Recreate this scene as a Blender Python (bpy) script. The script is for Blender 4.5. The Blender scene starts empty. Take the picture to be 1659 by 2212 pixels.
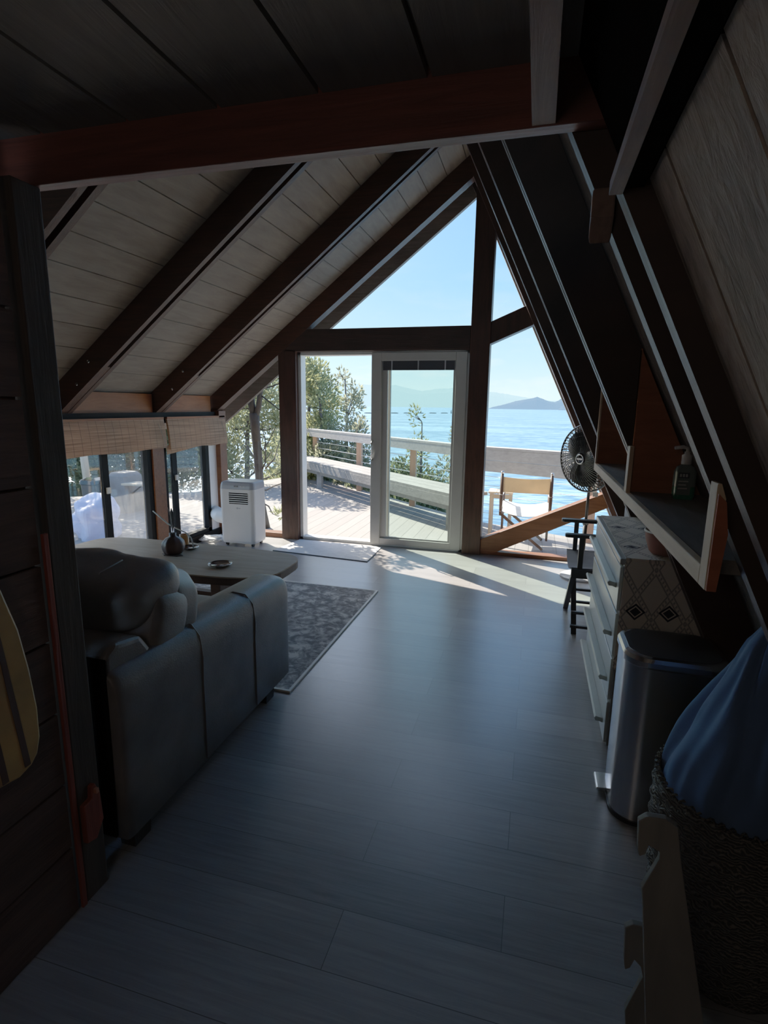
import bpy, bmesh, math, random
from mathutils import Vector, Matrix, noise
PI = math.pi
SC = bpy.context.scene
COL = SC.collection
random.seed(11)
WORLDLOC = {}

# ------------------------------------------------------------------ node helpers
def new_mat(name):
    m = bpy.data.materials.new(name); m.use_nodes = True
    nt = m.node_tree
    for n in list(nt.nodes): nt.nodes.remove(n)
    out = nt.nodes.new('ShaderNodeOutputMaterial')
    return m, nt, out
def node(nt, t, **kw):
    n = nt.nodes.new(t)
    for k, v in kw.items():
        if k in n.inputs: n.inputs[k].default_value = v
        else: setattr(n, k, v)
    return n
def math_n(nt, op, a, b=None, c=None):
    n = nt.nodes.new('ShaderNodeMath'); n.operation = op
    for i, v in enumerate((a, b, c)):
        if v is None: continue
        if isinstance(v, (int, float)): n.inputs[i].default_value = v
        else: nt.links.new(v, n.inputs[i])
    return n.outputs[0]
def mixc(nt, f, a, b):
    n = nt.nodes.new('ShaderNodeMix'); n.data_type = 'RGBA'
    for i, v in ((0, f), (6, a), (7, b)):
        if isinstance(v, (int, float)): n.inputs[i].default_value = v
        elif isinstance(v, tuple): n.inputs[i].default_value = v if len(v) == 4 else (*v, 1)
        else: nt.links.new(v, n.inputs[i])
    return n.outputs[2]
def coords(nt, scale=(1, 1, 1), rot=(0, 0, 0)):
    tc = nt.nodes.new('ShaderNodeTexCoord'); mp = nt.nodes.new('ShaderNodeMapping')
    mp.inputs['Scale'].default_value = scale; mp.inputs['Rotation'].default_value = rot
    nt.links.new(tc.outputs['Object'], mp.inputs['Vector'])
    return mp.outputs[0]
def principled(nt, out, col, rough=.6, metal=0, spec=.5, bump=None, bstr=.2, bdist=.01):
    p = nt.nodes.new('ShaderNodeBsdfPrincipled')
    p.inputs['Roughness'].default_value = rough; p.inputs['Metallic'].default_value = metal
    p.inputs['Specular IOR Level'].default_value = spec
    if isinstance(col, tuple): p.inputs['Base Color'].default_value = (*col, 1) if len(col) == 3 else col
    else: nt.links.new(col, p.inputs['Base Color'])
    if bump is not None:
        b = nt.nodes.new('ShaderNodeBump'); b.inputs['Strength'].default_value = bstr; b.inputs['Distance'].default_value = bdist
        nt.links.new(bump, b.inputs['Height']); nt.links.new(b.outputs[0], p.inputs['Normal'])
    nt.links.new(p.outputs[0], out.inputs[0])
    return p
def noise_t(nt, vec, scale=5, detail=4, rough=.55, dist=0):
    n = nt.nodes.new('ShaderNodeTexNoise'); n.inputs['Scale'].default_value = scale
    n.inputs['Detail'].default_value = detail; n.inputs['Roughness'].default_value = rough; n.inputs['Distortion'].default_value = dist
    nt.links.new(vec, n.inputs['Vector']); return n.outputs[0]
def ramp(nt, f, stops):
    r = nt.nodes.new('ShaderNodeValToRGB'); e = r.color_ramp.elements
    while len(e) > 1: e.remove(e[-1])
    e[0].position = stops[0][0]; e[0].color = (*stops[0][1], 1)
    for p, c in stops[1:]:
        x = e.new(p); x.color = (*c, 1)
    nt.links.new(f, r.inputs[0]); return r.outputs[0]
MATS = {}
def wood(name, c1, c2, scale=(1, 12, 12), rot=(0, 0, 0), rough=.6, bstr=.25, spec=.18, nscale=3):
    m, nt, out = new_mat(name)
    v = coords(nt, scale, rot)
    a = noise_t(nt, v, nscale, 6, .6, .6)
    b = noise_t(nt, coords(nt, (1.3, 1.3, 1.3)), 2.2, 2)
    f = math_n(nt, 'ADD', math_n(nt, 'MULTIPLY', a, .75), math_n(nt, 'MULTIPLY', b, .35))
    col = ramp(nt, f, [(.36, c1), (.72, c2)])
    principled(nt, out, col, rough, spec=spec, bump=a, bstr=bstr)
    MATS[name] = m; return m
def plain(name, c, rough=.5, metal=0, var=.12, scale=8, bstr=.05, spec=.5):
    m, nt, out = new_mat(name)
    a = noise_t(nt, coords(nt), scale, 4)
    lo = tuple(max(0, x*(1-var)) for x in c); hi = tuple(min(1, x*(1+var)) for x in c)
    col = ramp(nt, a, [(.3, lo), (.7, hi)])
    principled(nt, out, col, rough, metal, spec, bump=a, bstr=bstr)
    MATS[name] = m; return m
def cloth(name, c, trans=.0, rough=.9, wscale=220):
    m, nt, out = new_mat(name)
    v = coords(nt)
    a = noise_t(nt, v, wscale, 2); b = noise_t(nt, v, 5, 4)
    col = ramp(nt, b, [(.3, tuple(x*.8 for x in c)), (.7, tuple(min(1, x*1.12) for x in c))])
    p = principled(nt, out, col, rough, spec=.15, bump=a, bstr=.15, bdist=.002)
    if trans:
        t = nt.nodes.new('ShaderNodeBsdfTranslucent'); nt.links.new(col, t.inputs[0])
        mx = nt.nodes.new('ShaderNodeMixShader'); mx.inputs[0].default_value = trans
        nt.links.new(p.outputs[0], mx.inputs[1]); nt.links.new(t.outputs[0], mx.inputs[2]); nt.links.new(mx.outputs[0], out.inputs[0])
    MATS[name] = m; return m
TH = math.atan(2.117)
LSL = math.atan(.776)
# woods
wood('wood_rafter', (0.016, 0.007, 0.005), (0.055, 0.023, 0.014), (1, 14, 1), rough=.55)
wood('wood_rafter_left', (0.019, 0.008, 0.005), (0.064, 0.025, 0.014), (1.2, 16, 16), (0, LSL, 0), rough=.55)
wood('wood_beam', (.075, .018, .012), (.17, .044, .028), (1, 14, 14), rough=.55)
wood('wood_joist', (.12, .07, .055), (.22, .14, .11), (14, 1, 14), rough=.7)
wood('wood_post', (.030, .020, .015), (.070, .044, .032), (14, 14, 1), rough=.7)
wood('wood_red', (0.16, 0.022, 0.012), (0.28, 0.05, 0.026), (14, 14, 1), rough=.6)
wood('wood_gable', (0.016, 0.008, 0.006), (0.052, 0.022, 0.015), (10, 10, 1.2), rough=.5)
wood('wood_header', (0.014, 0.009, 0.008), (0.04, 0.022, 0.018), (1, 10, 10), rough=.5)
wood('wood_brace', (0.09, 0.03, 0.012), (0.18, 0.062, 0.026), (1, 10, 10), rough=.45)
wood('wood_rim', (0.2, 0.062, 0.022), (0.36, 0.125, 0.05), (8, 1, 8), rough=.6)
wood('wood_pine', (0.52, 0.38, 0.25), (0.78, 0.61, 0.43), (10, 1.2, 10), rough=.6, bstr=.12)
wood('wood_pine_vert', (0.52, 0.38, 0.25), (0.78, 0.61, 0.43), (10, 10, 1.2), rough=.6, bstr=.12)
wood('wood_ply', (0.26, 0.07, 0.025), (0.42, 0.135, 0.055), (1.5, 6, 10), rough=.65, bstr=.1)
wood('wood_shelf', (.12, .10, .085), (.21, .18, .16), (10, 1.2, 10), rough=.55)
wood('wood_table', (0.36, 0.235, 0.14), (0.54, 0.385, 0.26), (1.2, 9, 9), rough=.5, bstr=.08)
wood('wood_table_edge', (.06, .028, .018), (.11, .052, .032), (1.2, 9, 9), rough=.5)
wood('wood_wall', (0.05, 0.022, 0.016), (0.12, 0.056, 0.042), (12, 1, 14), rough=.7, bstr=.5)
wood('wood_blackpost', (.010, .008, .007), (.022, .018, .016), (14, 14, 1), rough=.4)
wood('wood_deckpost', (.42, .20, .11), (.60, .32, .19), (10, 10, 1), rough=.8)
wood('wood_weathered', (0.16, 0.155, 0.15), (0.28, 0.272, 0.265), (1.5, 9, 9), rough=.85)
wood('wood_safari', (.06, .035, .025), (.12, .07, .05), (10, 10, 1), rough=.4)
wood('wood_ceiling', (0.12, 0.105, 0.095), (0.175, 0.155, 0.14), (12, 1, 12), rough=.8, bstr=.35)
wood('wood_soffit', (0.115, 0.092, 0.075), (0.19, 0.158, 0.13), (7, 1.2, 7), rough=.8, bstr=.2)
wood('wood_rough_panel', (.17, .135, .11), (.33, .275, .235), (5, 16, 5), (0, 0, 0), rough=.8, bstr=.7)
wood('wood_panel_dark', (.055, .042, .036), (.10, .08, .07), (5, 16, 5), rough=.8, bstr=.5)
wood('wood_rack', (0.15, 0.138, 0.12), (0.23, 0.215, 0.19), (6, 6, 1), rough=.6, bstr=.1)
wood('bark', (0.035, 0.028, 0.024), (0.11, 0.092, 0.08), (9, 9, 2), rough=.95, bstr=1)
plain('white_frame', (.62, .62, .60), .35, var=.05)
plain('panel_frame', (.36, .355, .34), .35, var=.05)
plain('black_alu', (.0022, .0022, .0022), .6, spec=.06)
plain('dark_blind', (.018, .018, .024), .5)
plain('white_plastic', (.72, .72, .73), .3, var=.03)
plain('white_soft', (.78, .78, .78), .5, var=.03)
plain('grey_plastic', (.36, .38, .43), .3, var=.03)
plain('dark_slot', (.002, .002, .003), .7, spec=.1)
plain('chrome', (.75, .76, .78), .16, 1, var=.04)
plain('steel', (.55, .55, .56), .22, 1, var=.04, bstr=0)
plain('black_plastic', (.006, .006, .0065), .42, spec=.3)
plain('black_gloss', (.012, .012, .014), .12)
plain('lid_dark', (.045, .047, .05), .28, .6)
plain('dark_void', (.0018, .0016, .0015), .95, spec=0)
wood('wood_rake', (.055, .042, .034), (.12, .10, .088), (1.2, 16, 16), (0, LSL, 0))
plain('stitch', (.30, .28, .26), .7)
wood('wood_black', (.004, .003, .0025), (.012, .008, .006), (10, 1, 10), spec=.05)
wood('wood_rail', (.26, .255, .26), (.40, .395, .395), (1.5, 9, 9), rough=.85)
plain('dresser_paint', (.50, .53, .50), .28, var=.06)
plain('dresser_side', (.19, .175, .15), .6, var=.1)
plain('clay', (.26, .09, .06), .75, var=.2)
plain('gourd', (.085, .036, .024), .45, var=.35, scale=14)
plain('amber', (.62, .24, .06), .3)
plain('feather_dark', (.035, .028, .025), .7)
plain('cream', (.78, .74, .66), .5)
plain('yellow_wood', (.46, .27, .085), .45, var=.25, scale=5)
plain('brown_stripe', (.07, .025, .015), .5)
plain('copper', (.45, .16, .08), .4)
plain('chair_frame', (.010, .009, .009), .35)
plain('rope_metal', (.62, .64, .64), .4, .6)
plain('tag_paper', (.80, .80, .80), .6)
plain('grill_cover', (.16, .155, .155), .7, var=.2)
plain('bin_green', (.03, .045, .05), .3)
plain('soap_green', (.02, .16, .085), .15)
plain('soap_clear', (.14, .18, .16), .12)
plain('label_dark', (.01, .02, .03), .5)
plain('label_light', (.5, .52, .5), .5)
plain('rock', (.20, .19, .17), .95, var=.4, scale=2)
plain('blind_cord', (.30, .22, .15), .8)
cloth('chair_canvas', (.36, .36, .40), .15)
cloth('canvas_tan', (.72, .58, .40), .35)
cloth('canvas_white', (.85, .85, .83), .3)
cloth('blue_cotton', (.085, .155, .30), 0)
cloth('plastic_sheet', (.66, .72, .95), .45, .35, 40)
# leather
def leather():
    m, nt, out = new_mat('leather')
    v = coords(nt); a = noise_t(nt, v, 6, 5); w = nt.nodes.new('ShaderNodeTexVoronoi'); w.inputs['Scale'].default_value = 170
    nt.links.new(v, w.inputs['Vector'])
    col = ramp(nt, a, [(.3, (.115, .098, .088)), (.7, (.19, .165, .15))])
    h = math_n(nt, 'ADD', math_n(nt, 'MULTIPLY', w.outputs[0], .4), math_n(nt, 'MULTIPLY', a, 2.0))
    principled(nt, out, col, .42, spec=.45, bump=h, bstr=.16, bdist=.006); MATS['leather'] = m
leather()
# floor: plank vinyl running along X
def floor_mat():
    m, nt, out = new_mat('floor_planks')
    tc = nt.nodes.new('ShaderNodeTexCoord')
    br = node(nt, 'ShaderNodeTexBrick', offset=.37, offset_frequency=2)
    br.inputs['Scale'].default_value = 1; br.inputs['Brick Width'].default_value = 1.22; br.inputs['Row Height'].default_value = .18
    br.inputs['Mortar Size'].default_value = .0012; br.inputs['Mortar Smooth'].default_value = .2
    br.inputs['Color1'].default_value = (0, 0, 0, 1); br.inputs['Color2'].default_value = (1, 1, 1, 1); br.inputs['Mortar'].default_value = (.5, .5, .5, 1)
    br.inputs['Bias'].default_value = 0
    nt.links.new(tc.outputs['Object'], br.inputs['Vector'])
    g = noise_t(nt, coords(nt, (.9, 16, 1)), 4, 7, .65, .8)
    g2 = noise_t(nt, coords(nt, (.5, 2.2, 1)), 2.0, 3)
    f = math_n(nt, 'ADD', math_n(nt, 'MULTIPLY', g, .55), math_n(nt, 'MULTIPLY', br.outputs[0], .18))
    f = math_n(nt, 'ADD', f, math_n(nt, 'MULTIPLY', g2, .3))
    col = ramp(nt, f, [(.30, (.135, .128, .127)), (.52, (.235, .224, .222)), (.78, (.36, .345, .345))])
    col = mixc(nt, br.outputs['Fac'], col, (.07, .065, .06))
    h = math_n(nt, 'SUBTRACT', math_n(nt, 'MULTIPLY', g, .5), br.outputs['Fac'])
    p = principled(nt, out, col, .36, spec=1.0, bump=h, bstr=.12, bdist=.004)
    r = math_n(nt, 'ADD', math_n(nt, 'MULTIPLY', g, .14), .24); nt.links.new(r, p.inputs['Roughness'])
    MATS['floor_planks'] = m
floor_mat()
def deck_mat():
    m, nt, out = new_mat('deck_boards')
    tc = nt.nodes.new('ShaderNodeTexCoord'); sx = nt.nodes.new('ShaderNodeSeparateXYZ'); nt.links.new(tc.outputs['Object'], sx.inputs[0])
    u = math_n(nt, 'DIVIDE', sx.outputs[0], .145)
    fr = math_n(nt, 'FRACT', math_n(nt, 'ADD', u, 100)); idn = math_n(nt, 'FLOOR', math_n(nt, 'ADD', u, 100))
    gap = math_n(nt, 'LESS_THAN', fr, .055)
    wn = nt.nodes.new('ShaderNodeTexWhiteNoise'); wn.noise_dimensions = '1D'; nt.links.new(idn, wn.inputs['W'])
    g = noise_t(nt, coords(nt, (14, 1, 1)), 4, 5)
    f = math_n(nt, 'ADD', math_n(nt, 'MULTIPLY', g, .6), math_n(nt, 'MULTIPLY', wn.outputs[0], .3))
    col = ramp(nt, f, [(.2, (.185, .172, .166)), (.8, (.265, .25, .24))])
    col = mixc(nt, gap, col, (.10, .095, .09))
    principled(nt, out, col, .8, spec=.2, bump=math_n(nt, 'SUBTRACT', 1, gap), bstr=.5, bdist=.01)
    MATS['deck_boards'] = m
deck_mat()
def sea_mat():
    m, nt, out = new_mat('sea_water')
    a = noise_t(nt, coords(nt, (.35, 1.0, 1)), 1.1, 6, .62, .6)
    b = noise_t(nt, coords(nt, (.010, .05, 1)), 1.0, 3)
    f = math_n(nt, 'ADD', math_n(nt, 'MULTIPLY', a, .7), math_n(nt, 'MULTIPLY', b, .35))
    col = ramp(nt, f, [(.40, (.015, .065, .15)), (.52, (.06, .17, .29)), (.64, (.22, .38, .50))])
    principled(nt, out, col, .35, spec=.4, bump=a, bstr=.6, bdist=.3)
    MATS['sea_water'] = m
sea_mat()
def glass(name, tint=(.96, .98, .98), haze=0.0):
    m, nt, out = new_mat(name)
    t = nt.nodes.new('ShaderNodeBsdfTransparent'); t.inputs[0].default_value = (*tint, 1)
    g = nt.nodes.new('ShaderNodeBsdfGlossy'); g.inputs['Roughness'].default_value = .02
    lw = nt.nodes.new('ShaderNodeLayerWeight')
    f = math_n(nt, 'ADD', math_n(nt, 'MULTIPLY', math_n(nt, 'POWER', lw.outputs['Facing'], 5), .6), .025)
    mx = nt.nodes.new('ShaderNodeMixShader')
    nt.links.new(f, mx.inputs[0]); nt.links.new(t.outputs[0], mx.inputs[1]); nt.links.new(g.outputs[0], mx.inputs[2])
    last = mx.outputs[0]
    if haze:
        d = nt.nodes.new('ShaderNodeBsdfTranslucent'); d.inputs[0].default_value = (.9, .93, .95, 1)
        m2 = nt.nodes.new('ShaderNodeMixShader')
        s = noise_t(nt, coords(nt, (1, 5, 1)), 4, 3)
        nt.links.new(math_n(nt, 'MULTIPLY', s, haze*2), m2.inputs[0]); nt.links.new(last, m2.inputs[1]); nt.links.new(d.outputs[0], m2.inputs[2]); last = m2.outputs[0]
    nt.links.new(last, out.inputs[0]); MATS[name] = m
glass('glass_clear'); glass('glass_green', (.90, .955, .935)); glass('glass_hazy', (.95, .97, .97), .022)
def foliage_mat(name, c1, c2):
    m, nt, out = new_mat(name)
    a = noise_t(nt, coords(nt), 3.5, 4)
    col = ramp(nt, a, [(.35, c1), (.65, c2)])
    d = nt.nodes.new('ShaderNodeBsdfDiffuse'); t = nt.nodes.new('ShaderNodeBsdfTranslucent')
    nt.links.new(col, d.inputs[0]); nt.links.new(col, t.inputs[0])
    mx = nt.nodes.new('ShaderNodeMixShader'); mx.inputs[0].default_value = .45
    nt.links.new(d.outputs[0], mx.inputs[1]); nt.links.new(t.outputs[0], mx.inputs[2]); nt.links.new(mx.outputs[0], out.inputs[0]); MATS[name] = m
foliage_mat('leaf_olive', (.13, .15, .055), (.40, .42, .19))
foliage_mat('leaf_grey', (.15, .17, .10), (.42, .42, .25))
foliage_mat('leaf_light', (.20, .22, .10), (.52, .53, .30))
foliage_mat('leaf_dark', (.06, .085, .045), (.22, .25, .13))
def bamboo():
    m, nt, out = new_mat('bamboo')
    tc = nt.nodes.new('ShaderNodeTexCoord'); sx = nt.nodes.new('ShaderNodeSeparateXYZ'); nt.links.new(tc.outputs['Object'], sx.inputs[0])
    st = noise_t(nt, coords(nt, (1, .8, 60)), 2.2, 3)
    th = math_n(nt, 'LESS_THAN', math_n(nt, 'FRACT', math_n(nt, 'ADD', math_n(nt, 'DIVIDE', sx.outputs[1], .085), 50)), .07)
    col = ramp(nt, st, [(.32, (.30, .145, .07)), (.66, (.72, .43, .25))])
    col = mixc(nt, math_n(nt, 'MULTIPLY', th, .65), col, (.16, .09, .06))
    p = principled(nt, out, col, .7, bump=st, bstr=.5, bdist=.004)
    t = nt.nodes.new('ShaderNodeBsdfTranslucent'); nt.links.new(col, t.inputs[0])
    mx = nt.nodes.new('ShaderNodeMixShader'); mx.inputs[0].default_value = .42
    nt.links.new(p.outputs[0], mx.inputs[1]); nt.links.new(t.outputs[0], mx.inputs[2]); nt.links.new(mx.outputs[0], out.inputs[0]); MATS['bamboo'] = m
bamboo()
def rug_mat():
    m, nt, out = new_mat('rug_pattern')
    v = coords(nt)
    a = noise_t(nt, v, 11, 5, .65, 2.2); b = noise_t(nt, v, 2.5, 3); w = nt.nodes.new('ShaderNodeTexVoronoi'); w.feature = 'DISTANCE_TO_EDGE'; w.inputs['Scale'].default_value = 9
    nt.links.new(v, w.inputs['Vector'])
    f = math_n(nt, 'ADD', math_n(nt, 'MULTIPLY', a, .8), math_n(nt, 'MULTIPLY', w.outputs[0], .5))
    f = math_n(nt, 'ADD', f, math_n(nt, 'MULTIPLY', b, .15))
    col = ramp(nt, f, [(.45, (.19, .175, .17)), (.57, (.42, .385, .36)), (.66, (.78, .72, .66))])
    principled(nt, out, col, .95, spec=.1, bump=noise_t(nt, v, 300, 2), bstr=.4, bdist=.004); MATS['rug_pattern'] = m
rug_mat()
def mat_mat():
    m, nt, out = new_mat('mat_weave')
    a = noise_t(nt, coords(nt, (3, 30, 1), (0, 0, .7)), 4, 3)
    col = ramp(nt, a, [(.35, (.50, .50, .52)), (.65, (.76, .75, .73))])
    principled(nt, out, col, .95, spec=.1, bump=a, bstr=.5, bdist=.004); MATS['mat_weave'] = m
mat_mat()
def runner_mat():
    m, nt, out = new_mat('runner_pattern')
    tc = nt.nodes.new('ShaderNodeTexCoord'); sx = nt.nodes.new('ShaderNodeSeparateXYZ'); nt.links.new(tc.outputs['Object'], sx.inputs[0])
    u = sx.outputs[0]; v = math_n(nt, 'SUBTRACT', sx.outputs[1], sx.outputs[2])      # runs over the top, then down the drop
    def tri(x, per, off=0):   # 0 at centre, 1 at cell border
        f = math_n(nt, 'FRACT', math_n(nt, 'ADD', math_n(nt, 'DIVIDE', x, per), 50+off))
        return math_n(nt, 'MULTIPLY', math_n(nt, 'ABSOLUTE', math_n(nt, 'SUBTRACT', f, .5)), 2)
    a = tri(u, .125, .30); b = tri(v, .21, .35)
    s = math_n(nt, 'ADD', a, b)
    d = math_n(nt, 'ABSOLUTE', math_n(nt, 'SUBTRACT', s, 1))
    band = math_n(nt, 'LESS_THAN', d, .22); core = math_n(nt, 'LESS_THAN', math_n(nt, 'ABSOLUTE', math_n(nt, 'SUBTRACT', d, .17)), .055)
    fret = math_n(nt, 'LESS_THAN', math_n(nt, 'FRACT', math_n(nt, 'MULTIPLY', math_n(nt, 'SUBTRACT', a, b), 3.5)), .42)
    line = math_n(nt, 'MAXIMUM', core, math_n(nt, 'MULTIPLY', math_n(nt, 'LESS_THAN', d, .09), fret))
    col = mixc(nt, math_n(nt, 'MULTIPLY', line, .7), (.80, .74, .64), (.24, .22, .20))
    # dark medallions at the lattice points
    a2 = tri(u, .125, .30); b2 = tri(v, .42, .0)
    s2 = math_n(nt, 'ADD', a2, math_n(nt, 'MULTIPLY', b2, 3.6))
    med = math_n(nt, 'LESS_THAN', s2, .62)
    hole = math_n(nt, 'LESS_THAN', math_n(nt, 'ABSOLUTE', math_n(nt, 'SUBTRACT', s2, .40)), .05)
    md = math_n(nt, 'MULTIPLY', med, math_n(nt, 'SUBTRACT', 1, hole))
    col = mixc(nt, md, col, (.018, .018, .03))
    principled(nt, out, col, .9, spec=.15, bump=noise_t(nt, coords(nt), 260, 2), bstr=.2, bdist=.002); MATS['runner_pattern'] = m
runner_mat()
def basket_mat():
    m, nt, out = new_mat('seagrass')
    w = nt.nodes.new('ShaderNodeTexWave'); w.inputs['Scale'].default_value = 34; w.inputs['Distortion'].default_value = 14; w.inputs['Detail'].default_value = 3; w.bands_direction = 'Z'
    nt.links.new(coords(nt), w.inputs['Vector'])
    col = ramp(nt, w.outputs['Fac'], [(.25, (.018, .014, .010)), (.85, (.15, .12, .09))])
    principled(nt, out, col, .7, bump=w.outputs['Fac'], bstr=.8, bdist=.01); MATS['seagrass'] = m
basket_mat()
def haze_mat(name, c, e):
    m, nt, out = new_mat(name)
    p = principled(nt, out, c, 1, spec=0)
    p.inputs['Emission Color'].default_value = (*e, 1); p.inputs['Emission Strength'].default_value = 1  # emission colour stands in for airlight over the distant land
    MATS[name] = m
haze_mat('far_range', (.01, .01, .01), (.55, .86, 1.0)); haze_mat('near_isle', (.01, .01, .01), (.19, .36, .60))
M = MATS

# ------------------------------------------------------------------ mesh builder (everything in world metres)
class MB:
    def __init__(s): s.v = []; s.f = []
    def face_block(s, vs, fs):
        n = len(s.v); s.v += [Vector(p) for p in vs]; s.f += [tuple(i+n for i in f) for f in fs]; return s
    def box(s, x0, x1, y0, y1, z0, z1):
        return s.face_block([(x0,y0,z0),(x1,y0,z0),(x1,y1,z0),(x0,y1,z0),(x0,y0,z1),(x1,y0,z1),(x1,y1,z1),(x0,y1,z1)],
            [(0,3,2,1),(4,5,6,7),(0,1,5,4),(1,2,6,5),(2,3,7,6),(3,0,4,7)])
    def prism(s, poly, axis, a, b):
        def P(p, t): return {'y': (p[0], t, p[1]), 'x': (t, p[0], p[1]), 'z': (p[0], p[1], t)}[axis]
        n = len(poly); vs = [P(p, a) for p in poly]+[P(p, b) for p in poly]
        fs = [tuple(range(n)), tuple(range(2*n-1, n-1, -1))]+[(i, i+n, (i+1) % n+n, (i+1) % n) for i in range(n)]
        return s.face_block(vs, fs)
    def bar(s, p, q, w, h, up=(0, 0, 1), w2=None, h2=None):
        p = Vector(p); q = Vector(q); d = (q-p).normalized(); u = Vector(up); sd = d.cross(u)
        if sd.length < 1e-4: sd = d.cross(Vector((0, 1, 0)))
        sd.normalize(); u = sd.cross(d)
        w2 = w if w2 is None else w2; h2 = h if h2 is None else h2
        vs = []
        for c, ww, hh in ((p, w, h), (q, w2, h2)):
            for a, b in ((-1,-1),(1,-1),(1,1),(-1,1)): vs.append(c+sd*(a*ww/2)+u*(b*hh/2))
        return s.face_block(vs, [(0,1,2,3),(7,6,5,4),(0,4,5,1),(1,5,6,2),(2,6,7,3),(3,7,4,0)])
    def tube(s, pts, r, seg=8, closed=False):
        pts = [Vector(p) for p in pts]; n = len(pts)
        rs = r if isinstance(r, (list, tuple)) else [r]*n
        ref = Vector((.13, .21, .97)); vs = []
        for i, p in enumerate(pts):
            if closed: d = pts[(i+1) % n]-pts[i-1]
            else: d = pts[min(i+1, n-1)]-pts[max(i-1, 0)]
            d.normalize()
            a = d.cross(ref)
            if a.length < .05: a = d.cross(Vector((1, 0, 0)))
            a.normalize(); b = d.cross(a)
            for k in range(seg):
                t = 2*PI*k/seg; vs.append(p+a*(rs[i]*math.cos(t))+b*(rs[i]*math.sin(t)))
        fs = []
        m = n if closed else n-1
        for i in range(m):
            j = (i+1) % n
            for k in range(seg):
                l = (k+1) % seg; fs.append((i*seg+k, i*seg+l, j*seg+l, j*seg+k))
        if not closed: fs += [tuple(range(seg-1, -1, -1)), tuple(range((n-1)*seg, n*seg))]
        return s.face_block(vs, fs)
    def lathe(s, prof, c=(0, 0, 0), seg=28, R=None, cap=True):
        c = Vector(c); vs = []
        for r, z in prof:
            for k in range(seg):
                t = 2*PI*k/seg; p = Vector((r*math.cos(t), r*math.sin(t), z)); vs.append(c+(R @ p if R else p))
        fs = []
        for i in range(len(prof)-1):
            for k in range(seg):
                l = (k+1) % seg; fs.append((i*seg+k, i*seg+l, (i+1)*seg+l, (i+1)*seg+k))
        if cap: fs += [tuple(range(seg-1, -1, -1)), tuple(range((len(prof)-1)*seg, len(prof)*seg))]
        return s.face_block(vs, fs)
    def loft(s, rings, cap=True):
        n = len(rings[0]); vs = [p for r in rings for p in r]; fs = []
        for i in range(len(rings)-1):
            for k in range(n):
                l = (k+1) % n; fs.append((i*n+k, i*n+l, (i+1)*n+l, (i+1)*n+k))
        if cap: fs += [tuple(range(n-1, -1, -1)), tuple(range((len(rings)-1)*n, len(rings)*n))]
        return s.face_block(vs, fs)
    def superq(s, c, half, e1=.4, e2=.4, R=None, nu=36, nv=20, wr=0, wscale=6, warp=None):
        c = Vector(c); sg = lambda x, e: math.copysign(abs(x)**e, x); vs = []
        for j in range(nv+1):
            ph = -PI/2+PI*j/nv
            for i in range(nu):
                t = 2*PI*i/nu
                p = Vector((half[0]*sg(math.cos(ph), e1)*sg(math.cos(t), e2), half[1]*sg(math.cos(ph), e1)*sg(math.sin(t), e2), half[2]*sg(math.sin(ph), e1)))
                if warp: p = warp(p)
                if wr:
                    k = noise.noise(p*wscale+Vector((3.1, 7.7, 1.3))+c*3); p = p+p.normalized()*wr*k
                vs.append(c+(R @ p if R else p))
        fs = []
        for j in range(nv):
            for i in range(nu):
                l = (i+1) % nu; fs.append((j*nu+i, j*nu+l, (j+1)*nu+l, (j+1)*nu+i))
        return s.face_block(vs, fs)
    def build(s, name, mat, parent=None, at=None, bevel=0, smooth=False, seg=2):
        if parent is not None: org = WORLDLOC[parent.name]
        else: org = Vector(at) if at is not None else Vector((0, 0, 0))
        me = bpy.data.meshes.new(name); me.from_pydata([v-org for v in s.v], [], s.f)
        bm = bmesh.new(); bm.from_mesh(me); bmesh.ops.recalc_face_normals(bm, faces=bm.faces); bm.to_mesh(me); bm.free()
        o = bpy.data.objects.new(name, me); COL.objects.link(o)
        me.materials.append(M[mat] if isinstance(mat, str) else mat)
        if parent is not None: o.parent = parent; WORLDLOC[o.name] = org
        else: o.location = org; WORLDLOC[o.name] = org
        if smooth:
            for p in me.polygons: p.use_smooth = True
        if bevel:
            b = o.modifiers.new('edge', 'BEVEL'); b.width = bevel; b.segments = seg; b.limit_method = 'ANGLE'; b.angle_limit = .6
        return o
def tag(o, label, cat, group=None):
    o['label'] = label; o['category'] = cat
    if group: o['group'] = group
    return o
def struct(o): o['kind'] = 'structure'; return o
def empty(name, loc):
    o = bpy.data.objects.new(name, None); COL.objects.link(o); o.location = loc; o.empty_display_size = .1
    WORLDLOC[o.name] = Vector(loc); return o
def thing(name, loc, label, cat, group=None): return tag(empty(name, loc), label, cat, group)
def text_part(name, body, size, mat, parent, mtx):
    cu = bpy.data.curves.new(name, 'FONT'); cu.body = body; cu.size = size; cu.extrude = .0006; cu.align_x = 'CENTER'; cu.align_y = 'CENTER'
    tmp = bpy.data.objects.new('tmp', cu); COL.objects.link(tmp)
    dg = bpy.context.evaluated_depsgraph_get(); me = bpy.data.meshes.new_from_object(tmp.evaluated_get(dg))
    bpy.data.objects.remove(tmp); me.transform(Matrix.Translation(-WORLDLOC[parent.name]) @ mtx)
    o = bpy.data.objects.new(name, me); COL.objects.link(o); o.parent = parent; WORLDLOC[o.name] = WORLDLOC[parent.name]
    me.materials.clear(); me.materials.append(M[mat]); return o

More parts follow.
